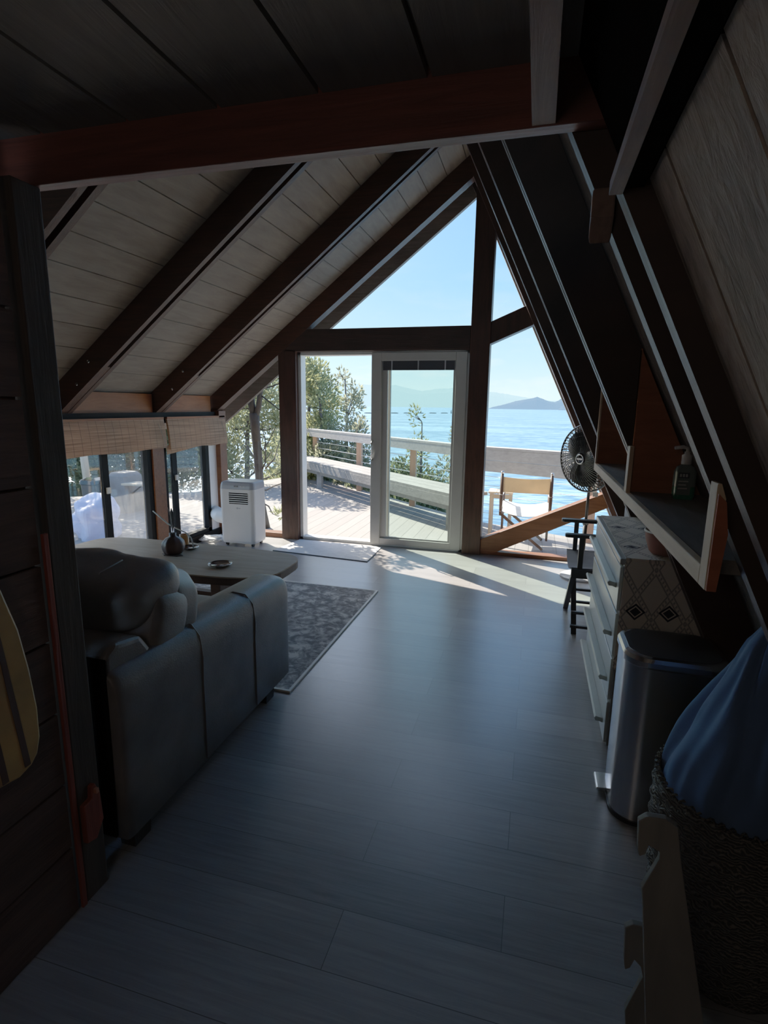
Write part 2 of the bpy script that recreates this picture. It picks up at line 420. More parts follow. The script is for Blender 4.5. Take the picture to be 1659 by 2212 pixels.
# ------------------------------------------------------------------ roof geometry
def rx(z, off=0): return .2655+off*1.106+(1.45-z)/2.117       # right slope, inner face of the rafters (off = outward)
def lz(x, off=0): return 3.975+.776*x+off*1.266                # left slope
RI = (-.678, 3.449); 
def ridge(off):
    a = 1.45+2.117*(.2655+off*1.106); b = 3.975+off*1.266; x = (a-b)/2.893; return (x, lz(x, off))
RO = ridge(.166); GY = 5.38
# --- structure: floor
o = MB().box(-3.6, 1.3, -1.25, 5.40, -.12, 0).build('floor', 'floor_planks', at=(0, 0, 0)); struct(o)
# right roof slope: sheathing between rafters, beyond the near bay
b = MB(); y = 1.15
while y < 5.40:
    y1 = min(y+.61, 5.40)
    b.prism([(rx(-.12, .166), -.12), (RO[0], RO[1]), (RO[0]+.03, RO[1]+.0), (rx(-.12, .19), -.12)], 'y', y, y1-.006); y = y1
b.prism([(rx(-.12, .19), -.12), ridge(.19), ridge(.24), (rx(-.12, .24), -.12)], 'y', -1.25, 5.82)
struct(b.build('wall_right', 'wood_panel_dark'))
# near bay: rough-sawn boards on the inside of the right slope
b = MB(); ys = [-1.25, -.79, -.55, -.31, -.07, .17, .41, .65, .89, 1.0]
for i in range(len(ys)-1):
    b.prism([(rx(0, .04), 0), (rx(1.80, .04), 1.80), (rx(1.80, .062), 1.80), (rx(0, .062), 0)], 'y', ys[i]+.004, ys[i+1]-.004)
b.prism([(rx(0, .058), 0), (rx(2.05, .058), 2.05), (rx(2.05, .08), 2.05), (rx(0, .08), 0)], 'y', -1.25, 1.0)
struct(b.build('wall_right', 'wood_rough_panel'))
struct(MB().prism([(rx(1.80, .045), 1.80), (rx(2.06, .045), 2.06), (rx(2.06, .058), 2.06), (rx(1.80, .058), 1.80)], 'y', -1.25, 1.13).build('wall_right', 'dark_void'))  # slope above the purlin: its shade is put in as a near-black sheet
# left roof slope: boards running to the gable
b = MB(); x = -.913+.1655*2
while x > -3.8:
    xa = min(x, RO[0]); xb = x-.1655
    if xb < RO[0]:
        b.prism([(xa-.003, lz(xa-.003, .166)), (xb+.003, lz(xb+.003, .166)), (xb+.003, lz(xb+.003, .185)), (xa-.003, lz(xa-.003, .185))], 'y', 1.13, 5.80)
    x = xb
b.prism([ridge(.183), (-3.80, lz(-3.80, .183)), (-3.80, lz(-3.80, .24)), ridge(.24)], 'y', -1.25, 5.82)
struct(b.build('ceiling', 'wood_soffit'))
# loft boards over the entry
b = MB(); xs = [-2.42, -2.06, -1.83, -1.60, -1.375, -1.145, -.909, -.682, -.455, -.235, -.01, .06]
for i in range(len(xs)-1): b.box(xs[i]+.005, xs[i+1]-.005, -1.25, 1.134, 2.056, 2.08)
b.box(-2.42, .06, -1.25, 1.134, 2.076, 2.12)
struct(b.build('ceiling', 'wood_ceiling'))
# back wall and hidden partition
struct(MB().prism([(-1.25, 0), (1.2, 0), (rx(3.4, .2), 3.4), (-.6, 3.7), (-1.25, 3.2)], 'y', -1.33, -1.25).build('wall_back', 'wood_panel_dark'))
struct(MB().prism([(-1.29, 0), (-1.29, 2.05), (-2.42, 2.05), (-3.42, 1.40), (-3.42, 0)], 'y', 1.03, 1.07).build('wall_partition', 'wood_panel_dark'))
# near left wall of wide horizontal boards
b = MB(); z = 0.0
for h in (.21, .20, .215, .205, .21, .20, .215, .205, .21, .19):
    b.box(-1.215, -1.19, -1.25, 1.045, z+.004, min(z+h-.004, 2.05)); z += h
b.box(-1.25, -1.21, -1.25, 1.045, 0, 2.05)
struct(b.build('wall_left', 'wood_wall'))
# left window wall
b = MB(); b.box(-3.46, -3.36, 1.07, 5.30, 0, .075); b.box(-3.46, -3.37, 1.07, 5.30, 1.30, 1.36); b.box(-3.46, -3.37, 1.07, 2.5, .075, 1.30)
struct(b.build('wall_left', 'wood_black'))
b = MB()
for a, c in ((1.07, 2.18), (2.31, 3.24), (3.37, 4.31), (4.44, 5.24)): b.box(-3.44, -3.40, a, c, 1.36, lz(-3.42, .166)-.006)
struct(b.build('trim_1', 'wood_rim'))
struct(MB().box(-3.46, -3.36, 4.22, 4.38, .075, 1.30).build('trim_2', 'wood_brace', bevel=.004))
struct(MB().box(-3.46, -3.33, 5.285, 5.42, 0, 1.37).build('trim_3', 'wood_brace', bevel=.004))
# left sliders
def slider(name, y0, y1, ym):
    e = empty(name, (-3.41, (y0+y1)/2, .075)); struct(e)
    f = MB()
    for a, c in ((y0, y0+.05), (y1-.06, y1)): f.box(-3.445, -3.375, a, c, .075, 1.30)
    f.box(-3.445, -3.375, y0, y1, .075, .115); f.box(-3.445, -3.375, y0, y1, 1.26, 1.30)
    f.build('window_frame', 'black_alu', e)
    s = MB(); s.box(-3.43, -3.40, ym-.045, ym+.025, .115, 1.26); s.build('sash', 'black_alu', e)
    MB().box(-3.415, -3.41, y0+.05, ym-.045, .115, 1.26).build('glass', 'glass_clear', e)
    MB().box(-3.425, -3.42, ym+.025, y1-.06, .115, 1.26).build('glass', 'glass_hazy', e)
    MB().box(-3.40, -3.385, ym-.02, ym+.02, .70, .75).build('latch', 'cream', e)
slider('window_6', 2.5, 4.22, 3.69); slider('window_7', 4.38, 5.13, 4.59)
struct(MB().box(-3.43, -3.385, 5.13, 5.285, .075, 1.30).build('trim_4', 'white_plastic'))
# gable glazing
def pane(name, poly, y=5.40, mat='glass_clear'):
    e = empty(name, (sum(p[0] for p in poly)/len(poly), y, min(p[1] for p in poly))); struct(e)
    MB().prism(poly, 'y', y, y+.006).build('glass', mat, e); return e
w1 = pane('window_1', [(-3.34, .05), (-2.60, .05), (-2.60, lz(-2.60)+.02), (-3.34, lz(-3.34)+.02)])
MB().box(-3.33, -2.615, 5.33, 5.45, 0, .05).build('sill', 'wood_brace', w1, bevel=.004)
pane('window_2', [(-2.33, 2.19), (-.64, 2.19), (-.64, lz(-.64))])
pane('window_3', [(-.48, 2.215), (-.06, 2.39), (-.48, 3.25)])
pane('window_4', [(-.48, .15), (.70, .70), (.10, 2.28), (-.48, 2.03)])
w5 = pane('window_5', [(-.34, .035), (.95, .035), (.76, .59)])
MB().box(-.46, 1.02, 5.34, 5.46, 0, .035).build('sill', 'wood_brace', w5, bevel=.004)
# door
d = empty('door_1', (-1.54, 5.40, 0)); struct(d)
f = MB(); f.box(-2.422, -2.385, 5.35, 5.47, 0, 1.98); f.box(-.69, -.64, 5.35, 5.47, 0, 1.98); f.box(-2.422, -.64, 5.35, 5.47, 1.945, 1.98); f.box(-2.422, -.64, 5.35, 5.47, 0, .03)
f.build('door_frame', 'white_frame', d, bevel=.004)
sp = MB(); sp.box(-1.618, -1.515, 5.335, 5.375, .02, 1.965); sp.box(-.775, -.668, 5.335, 5.375, .02, 1.965); sp.box(-1.515, -.775, 5.335, 5.375, 1.885, 1.965); sp.box(-1.515, -.775, 5.335, 5.375, .02, .085)
spo = sp.build('sliding_panel', 'panel_frame', d, bevel=.004)
g = MB(); g.box(-1.515, -1.455, 5.36, 5.378, .085, 1.885); g.box(-.80, -.775, 5.36, 5.378, .085, 1.885); g.box(-1.455, -.80, 5.36, 5.378, .085, .10)
g.build('glazing_bead', 'panel_frame', spo)
MB().box(-1.515, -.775, 5.368, 5.374, .085, 1.885).build('glass', 'glass_green', spo)
bl = MB(); bl.box(-1.50, -.79, 5.345, 5.366, 1.795, 1.885); blo = bl.build('raised_blind', 'dark_blind', spo)
for xx in (-1.41, -1.145, -.88): MB().box(xx-.006, xx+.006, 5.341, 5.345, 1.795, 1.885).build('ladder_tape', 'grey_plastic', blo)
MB().tube([(-1.60, 5.335, .90), (-1.60, 5.295, .93), (-1.59, 5.285, 1.0), (-1.60, 5.295, 1.07), (-1.60, 5.335, 1.10)], .009, 8).build('door_handle', 'chrome', spo, smooth=True)
fp = MB(); fp.box(-1.53, -1.44, 5.42, 5.455, .03, 1.945); fp.box(-.74, -.69, 5.42, 5.455, .03, 1.945); fp.box(-1.44, -.74, 5.42, 5.455, 1.87, 1.945); fp.box(-1.44, -.74, 5.42, 5.455, .03, .075)
fpo = fp.build('fixed_panel', 'panel_frame', d, bevel=.003)
MB().box(-1.44, -.74, 5.435, 5.44, .075, 1.87).build('glass', 'glass_green', fpo)

# ------------------------------------------------------------------ timbers
LP = lambda o: [RI, ridge(.164), (-3.72, lz(-3.72, .164)), (-3.72, lz(-3.72))]
RP = [(rx(0), 0), (rx(0, .164), 0), ridge(.164), RI]
lab = {2.19: 'dark double-plank left roof rafter partly hidden by the cross beam and post', 3.245: 'dark double-plank left rafter coming down over the outer end of the wider bamboo blind',
       4.315: 'dark double-plank left rafter coming down where the two bamboo blinds meet'}
for y, l in lab.items():
    r = thing('roof_rafter', (-3.4, y+.06, 1.36), l, 'rafter', 'left roof rafters')
    for a in (y, y+.078): MB().prism(LP(0), 'y', a, a+.040).build('plank', 'wood_rafter_left', r)
    MB().prism([(-2.95, lz(-2.95)+.004), (-2.95, lz(-2.95, .16)), (-3.72, lz(-3.72, .16)), (-3.72, lz(-3.72)+.004)], 'y', y+.04, y+.078).build('spacer_block', 'wood_rafter_left', r)
    for bx, bz in ((-3.18, .05), (-3.06, .10)):
        MB().lathe([(.012, 0), (.012, .008), (.006, .012)], (bx, y, lz(bx, bz)), 10, Matrix.Rotation(PI/2, 3, 'X')).build('bolt', 'steel', r, smooth=True)
r = MB().prism(LP(0), 'y', 5.29, 5.40).build('roof_rafter', 'wood_rafter_left', at=(-3.4, 5.2, 1.36))
tag(r, 'dark end rafter sloping left above the gable glass', 'rafter')
r = MB().prism(RP, 'y', 5.25, 5.40).build('roof_rafter', 'wood_rafter', at=(.95, 5.2, 0)); tag(r, 'dark end rafter of the steep right slope against the gable glass', 'rafter')
labr = {1.0: 'dark double rafter nearest the camera on the steep right slope, beside the rough boards', 2.18: 'steep right rafter above the plywood divider of the wall shelf',
        3.28: 'steep right rafter reaching the far end of the wall shelf', 4.39: 'steep right rafter edging the narrow right-hand gable panes'}
for y, l in labr.items():
    r = thing('roof_rafter', (.95, y+.05, 0), l, 'rafter', 'right roof rafters')
    if y < 2:
        MB().prism([(rx(0), 0), (rx(0, .164), 0), (rx(1.80, .164), 1.80), (rx(1.80), 1.80)], 'y', 1.002, 1.042).build('plank', 'wood_rafter', r)
        MB().prism(RP, 'y', 1.174, 1.214).build('plank', 'wood_rafter', r)
        MB().prism([(rx(0, .06), 0), (rx(0, .164), 0), (rx(1.80, .164), 1.80), (rx(1.80, .06), 1.80)], 'y', 1.042, 1.174).build('spacer_block', 'wood_blackpost', r)
    else:
        for a in (y, y+.06): MB().prism(RP, 'y', a, a+.040).build('plank', 'wood_rafter', r)
tag(MB().prism([(-.70, lz(-.70, -.005)), (-.60, 3.24), (-.60, 3.7), (-.70, 3.6)], 'y', 5.44, 5.46).build('ridge_cap', 'wood_gable', at=(-.65, 5.45, 3.4)), 'dark wooden cap at the peak of the gable', 'trim')
bm_ = MB().box(-2.30, .125, 1.1345, 1.172, 1.951, 2.12); o = bm_.build('cross_beam', 'wood_beam', at=(-.6, 1.15, 1.951), bevel=.003)
tag(o, 'long reddish wooden beam crossing the room overhead at the loft edge', 'beam')
o = MB().box(-.043, -.002, -1.25, 1.134, 1.953, 2.056).build('ceiling_joist', 'wood_joist', at=(-.02, 0, 1.953)); tag(o, 'pale rough joist overhead running to the reddish cross beam', 'joist')
o = MB().box(.087, .107, -1.25, 1.0, 1.782, 1.802).build('purlin', 'wood_joist', at=(.1, 0, 1.782)); tag(o, 'grey narrow purlin along the top of the rough right-hand boards', 'purlin')
struct(MB().prism([(.1085, 1.790), (.138, 1.790), (.138, 1.84), (.1085, 1.84)], 'y', -1.25, 1.0).build('gap_shade_strip', 'dark_void'))  # near-black strip stands in for the shadow gap beside the purlin
o = MB().prism([(1.145, 1.795), (1.172, 1.755), (1.172, 1.84), (1.145, 1.845)], 'x', .072, .112).build('wooden_block', 'wood_joist', at=(.09, 1.2, 1.78), bevel=.004)
tag(o, 'short dark wooden block fixed to the rafter below the cross beam end', 'block')
o = MB().box(-1.262, -1.183, 1.07, 1.152, 0, 1.951).build('wooden_post', 'wood_post', at=(-1.22, 1.11, 0), bevel=.004); tag(o, 'dark square post carrying the left end of the reddish beam', 'post')
o = MB().box(-1.1895, -1.180, 1.052, 1.068, 0, 1.12).build('trim_5', 'wood_red', bevel=.002); struct(o)
# gable frame
o = MB().box(-2.618, -2.422, 5.30, 5.47, 0, 2.0).build('wooden_post', 'wood_gable', at=(-2.52, 5.38, 0), bevel=.005); tag(o, 'dark brown post at the open side of the sliding door', 'post')
o = MB().prism([(-.645, 0), (-.462, 0), (-.462, 3.10), (-.645, 3.44)], 'y', 5.30, 5.47).build('wooden_post', 'wood_gable', at=(-.55, 5.38, 0), bevel=.005); tag(o, 'tall dark centre post rising to the gable peak beside the sliding door', 'post')
o = MB().prism([(-2.618, 1.98), (-.645, 1.98), (-.645, 2.195), (-2.36, 2.195), (-2.618, 2.0)], 'y', 5.30, 5.47).build('header_beam', 'wood_header', at=(-1.6, 5.38, 1.98), bevel=.005); tag(o, 'dark thick header beam above the sliding door', 'beam')
o = MB().prism([(-.462, 2.028), (.02, 2.233), (-.05, 2.403), (-.462, 2.228)], 'y', 5.32, 5.45).build('gable_brace', 'wood_gable', at=(-.2, 5.38, 2.03), bevel=.005); tag(o, 'short dark upper brace slanting from the centre post to the right rafter', 'brace')
o = MB().prism([(-.462, .01), (-.36, .01), (.77, .589), (.71, .713), (-.462, .158)], 'y', 5.32, 5.45).build('gable_brace', 'wood_brace', at=(-.2, 5.38, 0), bevel=.006); tag(o, 'long brown lower brace rising from the foot of the centre post behind the fan', 'brace')
# outside rake boards under the roof overhang
o = MB().prism([RI, ridge(.164), (-3.72, lz(-3.72, .164)), (-3.72, lz(-3.72))], 'y', 5.74, 5.79).build('rake_board', 'wood_rake', at=(-2, 5.76, 2.4)); tag(o, 'pale outer rake board along the left roof overhang outside the gable', 'board')
o = MB().prism([(rx(.0), 0), (rx(0, .164), 0), ridge(.164), RI], 'y', 5.74, 5.79).build('rake_board', 'wood_weathered', at=(.2, 5.76, 1.6)); tag(o, 'outer rake board along the right roof overhang outside the gable', 'board')

# ------------------------------------------------------------------ left-hand wall things
def plaque():
    pts = [(.60, 1.52), (.67, 1.53), (.74, 1.46), (.81, 1.33), (.87, 1.18), (.917, 1.024), (.949, .909), (.965, .80), (.974, .69), (.972, .61), (.960, .570), (.940, .549), (.905, .538), (.855, .545), (.78, .552), (.70, .550), (.60, .552), (.52, .60)]
    pts += [(.46, .75), (.45, .95), (.47, 1.2), (.53, 1.42)]
    t = thing('surfboard_wall_art', (-1.178, .75, .54), 'yellow wooden surfboard-shaped board with dark stripes hung on the boarded wall', 'wall decoration')
    MB().prism(pts, 'x', -1.189, -1.168).build('board', 'yellow_wood', t, bevel=.006)
    def edge(z): # outline limit on the right side
        return z
    for (y0, z0, y1, z1) in ((.868, 1.10, .928, .556), (.80, 1.28, .868, .55), (.70, 1.45, .79, .56), (.60, 1.46, .70, .56)):
        MB().prism([(y0, z0), (y0+.014, z0-.02), (y1+.008, z1), (y1-.008, z1)], 'x', -1.1695, -1.1665).build('stripe', 'brown_stripe', t)
plaque()
t = thing('wall_hook', (-1.17, 1.11, .17), 'reddish wooden hook bracket low on the dark post', 'hook')
MB().prism([(1.075, .20), (1.11, .19), (1.14, .235), (1.135, .33), (1.12, .365), (1.108, .36), (1.105, .325), (1.075, .32)], 'x', -1.183, -1.165).build('hook_board', 'wood_red', t, bevel=.003)
MB().box(-1.165, -1.155, 1.112, 1.122, .338, .352).build('peg', 'copper', t)

# ------------------------------------------------------------------ sofa
def rrect(hx, hy, r, n=6):
    out = []
    for cx, cy, a0 in ((hx-r, hy-r, 0), (-hx+r, hy-r, PI/2), (-hx+r, -hy+r, PI), (hx-r, -hy+r, 1.5*PI)):
        for i in range(n+1):
            t = a0+PI/2*i/n; out.append((cx+r*math.cos(t), cy+r*math.sin(t)))
    return out
def crease(amp, f1, f2):
    def w(p):
        k = amp*(math.sin(p.x*f1+3*noise.noise(p*4))*.6+.8*noise.noise(Vector((p.x*f2, p.y*6, p.z*6))))
        return p+p.normalized()*k
    return w
def sofa():
    t = thing('leather_sofa', (-2.15, 1.8, 0), 'dark grey leather sofa seen from behind, facing the coffee table', 'sofa')
    def arm(x0, x1):
        cx = (x0+x1)/2; hx = (x1-x0)/2; rings = []
        for y, s in ((1.232, .90), (1.236, .95), (1.247, .985), (1.262, 1), (1.30, 1), (2.33, 1), (2.37, .995), (2.40, .975), (2.418, .93), (2.424, .86)):
            rg = []
            prof = [(-1, 0), (1, 0), (1, .3), (1, .55), (1.01, .70), (1.02, .80), (1.0, .87), (.93, .925), (.80, .962), (.6, .985), (.3, .997), (0, 1.0), (-.3, .998), (-.6, .99), (-.82, .968), (-.95, .93), (-1.03, .87), (-1.05, .8), (-1.02, .7), (-1, .55), (-1, .3)]
            top = .655-.055*(y-1.235)/1.19
            for px, pz in prof: rg.append(Vector((cx+hx*px*s, y, .075+(top-.075)*(pz if pz < .5 else .5+(pz-.5)*(s*.5+.5)))))
            rings.append(rg)
        a = MB().loft(rings).build('arm', 'leather', t, smooth=True)
        xo = x1+.001 if x1 > -2 else x0-.001
        for ys in (1.66, 2.06):
            tp = .655-.055*(ys-1.235)/1.19; s_ = 1 if x1 > -2 else -1
            MB().tube([(xo+s_*.001, ys, .08), (xo+s_*.001, ys, tp*.66), (xo+s_*.004, ys, tp-.13), (xo-s_*.006, ys, tp-.045), (xo-s_*.04, ys, tp-.004), (xo-s_*.10, ys, tp+.002), (xo-s_*.18, ys, tp-.03)], .0038, 6).build('seam', 'leather', a, smooth=True)
        return a
    arm(-1.375, -1.165); arm(-3.14, -2.93)
    b = MB(); b.box(-2.95, -1.36, 1.24, 2.36, .085, .28); b.build('base', 'leather', t, bevel=.02)
    bk = MB().prism([(1.225, .09), (1.45, .09), (1.47, .60), (1.40, .70), (1.29, .72), (1.235, .69)], 'x', -3.10, -1.205).build('back_frame', 'leather', t, bevel=.02, seg=3)
    for xa, xb in ((-2.13, -1.36), (-2.94, -2.15)):
        c = ((xa+xb)/2, 1.95, .375); MB().superq(c, ((xb-xa)/2, .44, .105), .35, .25, wr=.010, nu=48).build('seat_cushion', 'leather', t, smooth=True)
    MB().prism([(1.216, .09), (1.2245, .09), (1.2345, .69), (1.226, .69)], 'x', -3.10, -1.20).build('back_shade_sheet', 'dark_void', t)  # near-black sheet painting the shade on the sofa's rear face
    # loose pillow-top back cushions: a full body and a fat roll folded over its top
    for k, (xa, xb) in enumerate(((-2.13, -1.195), (-3.06, -2.14))):
        cx = (xa+xb)/2; hx = (xb-xa)/2; R = Matrix.Rotation(-.30, 3, 'X')
        c = MB().superq((cx, 1.545, .625), (hx*.99, .125, .21), .42, .35, R=R, wr=.016, wscale=5, nu=56, nv=26).build('back_cushion', 'leather', t, smooth=True)
        MB().superq((cx-.015, 1.53, .785), (hx*.97, .175, .105), .55, .38, R=Matrix.Rotation(.12, 3, 'X'), wr=.018, wscale=5, nu=110, nv=44, warp=crease(.010, 22, 14)).build('pillow_top', 'leather', c, smooth=True)
        MB().superq((cx+.005, 1.66, .68), (hx*.97, .10, .17), .5, .35, R=Matrix.Rotation(-.25, 3, 'X'), wr=.015, wscale=6, nu=96, nv=40, warp=crease(.010, 26, 16)).build('front_pad', 'leather', c, smooth=True)
        for dx in (-.28, 0., .28):
            MB().tube([(cx+hx*dx*2+.02, 1.395, .70), (cx+hx*dx*2+.0, 1.40, .79), (cx+hx*dx*2-.01, 1.46, .875), (cx+hx*dx*2, 1.56, .893)], .0028, 5).build('stitching', 'stitch', c, smooth=True)
    for x, y in ((-1.22, 2.24), (-3.06, 2.24), (-1.22, 1.32), (-3.06, 1.32)):
        MB().bar((x, y, .0), (x, y, .085), .055, .075, up=(0, 1, 0), w2=.065, h2=.085).build('leg', 'wood_blackpost', t)
sofa()

# ------------------------------------------------------------------ rug, mat, coffee table
t = thing('area_rug', (-2.05, 3.13, 0), 'large grey and cream distressed area rug under the coffee table', 'rug')
MB().box(-3.05, -1.14, 2.345, 3.935, .0005, .009).build('pile', 'rug_pattern', t)
b = MB()
for a in ((-3.065, -3.05, 2.33, 3.95), (-1.14, -1.125, 2.33, 3.95), (-3.05, -1.14, 2.33, 2.345), (-3.05, -1.14, 3.935, 3.95)): b.box(*a, .0005, .0105)
b.build('binding', 'cream', t)
t = thing('door_mat', (-1.95, 5.0, 0), 'pale woven door mat in dappled sun inside the sliding door', 'mat')
MB().prism([(-2.47, 4.80), (-1.46, 4.715), (-1.47, 5.265), (-2.40, 5.29)], 'z', .0005, .008).build('weave', 'mat_weave', t)
MB().prism([(-2.475, 4.793), (-1.452, 4.706), (-1.455, 5.0), (-1.461, 5.0), (-1.46, 4.715), (-2.474, 4.801)], 'z', .0006, .0095).build('border', 'dark_blind', t)
t = thing('coffee_table', (-2.35, 3.08, 0), 'low wooden coffee table with rounded ends and dark edge', 'table')
def table_outline(n=48):
    out = []
    for i in range(n):
        a = 2*PI*i/n; ca, sa = math.cos(a), math.sin(a); e = .36 if ca > 0 else .30
        x = -2.335+.855*math.copysign(abs(ca)**e, ca); y = 3.085+(.335-.03*(ca > 0)*abs(ca))*math.copysign(abs(sa)**.5, sa)
        out.append((x, y))
    return out
ol = table_outline()
MB().prism(ol, 'z', .413, .421).build('tabletop', 'wood_table', t)
MB().prism(ol, 'z', .365, .413).build('edge', 'wood_table_edge', t, bevel=.004)
for x in (-1.91, -2.80): MB().prism([(x-.035, 2.90), (x+.035, 2.90), (x+.035, 3.25), (x-.035, 3.25)], 'z', .0095, .365).build('leg', 'wood_table_edge', t, bevel=.006)
MB().box(-2.77, -1.94, 3.05, 3.10, .13, .20).build('stretcher', 'wood_table_edge', t)
# on the table
def vase():
    t = thing('gourd_vase', (-2.375, 3.13, .421), 'small round dark brown vase with a short neck on the coffee table', 'vase')
    pr = [(.045, 0), (.060, .006), (.071, .035), (.075, .06), (.070, .085), (.052, .108), (.030, .118), (.022, .126), (.024, .145), (.018, .146), (.016, .128)]
    m = MB(); seg = 32; vs = []
    for r, z in pr:
        for k in range(seg):
            a = 2*PI*k/seg; rr = r*(1+.06*math.cos(8*a)*(1 if r > .04 else .2)); vs.append((-2.375+rr*math.cos(a), 3.13+rr*math.sin(a), .421+z))
    fs = [(i*seg+k, i*seg+(k+1) % seg, (i+1)*seg+(k+1) % seg, (i+1)*seg+k) for i in range(len(pr)-1) for k in range(seg)]+[tuple(range(seg-1, -1, -1)), tuple(range((len(pr)-1)*seg, len(pr)*seg))]
    m.face_block(vs, fs).build('body', 'gourd', t, smooth=True)
    MB().prism([(-2.448, 3.10), (-2.40, 3.055), (-2.30, 3.06), (-2.27, 3.09), (-2.31, 3.12)], 'z', .4212, .4235).build('leaf_foot', 'gourd', t)
vase()
f = thing('feather', (-2.375, 3.13, .545), 'dark feather standing upright in the small brown vase', 'feather')
MB().tube([(-2.375, 3.13, .530), (-2.373, 3.13, .62), (-2.381, 3.13, .68), (-2.402, 3.13, .745)], [.0025, .0025, .002, .001], 6).build('quill', 'cream', f)
MB().loft([[Vector((-2.373+dx, 3.13+dy, z)) for dx, dy in ((-w, 0), (0, -.002), (w, 0), (0, .002))] for z, w, in ((.58, .004), (.62, .014), (.67, .017), (.71, .013), (.74, .003))]).build('vane', 'feather_dark', f)
t = MB().tube([(-2.335, 3.30, .4235), (-2.34, 3.30, .455), (-2.352, 3.30, .495), (-2.39, 3.30, .528), (-2.46, 3.30, .552), (-2.54, 3.30, .585), (-2.60, 3.30, .63), (-2.66, 3.30, .672)], [.004, .0045, .0045, .0045, .0045, .005, .005, .004], 7).build('dried_stem', 'cream', at=(-2.335, 3.30, .421), smooth=True)
tag(t, 'thin curved pale dried stem arching up behind the brown vase', 'stem')
t = thing('glass_cup', (-2.415, 3.33, .421), 'small amber cup standing behind the brown vase', 'cup')
MB().lathe([(.026, 0), (.030, .01), (.034, .085), (.030, .085), (.027, .012)], (-2.432, 3.335, .421), 20, cap=True).build('bowl', 'amber', t, smooth=True)
def dish(x, y, r, mat, label, rim):
    t = thing('dish', (x, y, .421), label, 'dish')
    MB().lathe([(r*.6, 0), (r*.72, .004), (r, .014), (r*.97, .017), (r*.7, .009), (.002, .007)], (x, y, .421), 30).build('plate', mat, t, smooth=True)
    MB().tube([(x+r*.985*math.cos(a), y+r*.985*math.sin(a), .436) for a in [2*PI*i/30 for i in range(30)]], .0025, 6, True).build('rim', rim, t, smooth=True)
dish(-1.91, 2.97, .075, 'black_gloss', 'small dark round dish alone near the front edge of the coffee table', 'steel')
dish(-2.345, 3.27, .062, 'black_gloss', 'shiny dark dish behind the brown vase on the coffee table', 'chrome')

# ------------------------------------------------------------------ portable air conditioner
def aircon():
    x0, x1, y0, y1 = -3.085, -2.69, 4.83, 5.10
    t = thing('air_conditioner', (-2.89, 4.96, 0), 'white portable air conditioner with black louvres in the corner by the door', 'air conditioner')
    cx, cy = (x0+x1)/2, (y0+y1)/2; rings = []
    for z, s in ((.035, .95), (.06, .985), (.55, 1.0), (.60, .995)):
        rings.append([Vector((cx+px*s, cy+py*s, z)) for px, py in rrect(.197, .135, .045)])
    bd = MB().loft(rings).build('body', 'white_plastic', t, smooth=False, bevel=.004)
    rings = []
    for z, s, dy in ((.60, .995, 0), (.635, .985, .004), (.662, .95, .010), (.672, .86, .014)):
        rings.append([Vector((cx+px*s, cy+py*(s-.0)+dy, z)) for px, py in rrect(.197, .135, .045)])
    MB().loft(rings).build('top_cover', 'grey_plastic', t, bevel=.003)
    MB().box(cx-.02, cx+.02, y0-.002, y0+.02, .622, .636).build('display', 'black_gloss', t)
    for k, dx in enumerate((.05, .07, .09)): MB().box(cx+dx, cx+dx+.010, y0-.001, y0+.02, .625, .633).build('button', 'white_plastic', t)
    v = MB().box(cx-.085, cx+.135, y0-.003, y0+.02, .445, .565).build('outlet_recess', 'dark_slot', t, bevel=.008)
    for i in range(5): MB().bar((cx-.083, y0-.004, .462+i*.0215), (cx+.133, y0-.004, .462+i*.0215), .006, .0075).build('louvre', 'white_plastic', v)
    MB().lathe([(.010, 0), (.010, .002)], (cx+.01, y0, .405), 16, Matrix.Rotation(PI/2, 3, 'X')).build('logo', 'grey_plastic', t)
    MB().box(cx+.024, cx+.045, y0-.002, y0+.005, .401, .409).build('logo', 'grey_plastic', t)
    for x, y in ((x0+.05, y0+.05), (x1-.05, y0+.05), (x0+.05, y1-.05), (x1-.05, y1-.05)):
        c = MB().tube([(x-.012, y, .018), (x+.012, y, .018)], .0175, 14).build('caster', 'black_plastic', t)
        MB().box(x-.008, x+.008, y-.008, y+.008, .02, .04).build('stem', 'black_plastic', c)
    pts = [(x0+.02, 5.02, .27), (x0-.05, 5.02, .265), (x0-.12, 5.04, .26), (x0-.19, 5.10, .26), (x0-.26, 5.18, .26), (-3.384, 5.21, .26)]
    rs = []; fine = []
    for i in range(len(pts)-1):
        for k in range(6):
            fine.append(Vector(pts[i]).lerp(Vector(pts[i+1]), k/6)); rs.append(.068+.006*(k % 2))
    fine.append(Vector(pts[-1])); rs.append(.07)
    MB().tube(fine, rs, 20).build('exhaust_hose', 'white_soft', t, smooth=True)
    MB().lathe([(.095, 0), (.095, .012), (.075, .02)], (x0+.004, 5.02, .27), 24, Matrix.Rotation(-PI/2, 3, 'Y')).build('hose_collar', 'white_plastic', t, smooth=True)
aircon()
pts = []
for i in range(120):
    a = i*.42; r = .10+.03*math.sin(i*.37); pts.append((-3.235+r*1.05*math.cos(a)+.02*math.sin(i*.11), 4.93+r*.8*math.sin(a)*.75-.03, .012+.05*(i/120)+.015*(1+math.sin(i*.9))*.5))
pts += [(-3.12, 4.90, .06), (-3.095, 4.93, .10)]
o = MB().tube(pts, .006, 6).build('power_cord', 'white_soft', at=(-3.235, 4.9, 0), smooth=True); tag(o, 'coiled white power cord on the floor beside the air conditioner', 'cord')

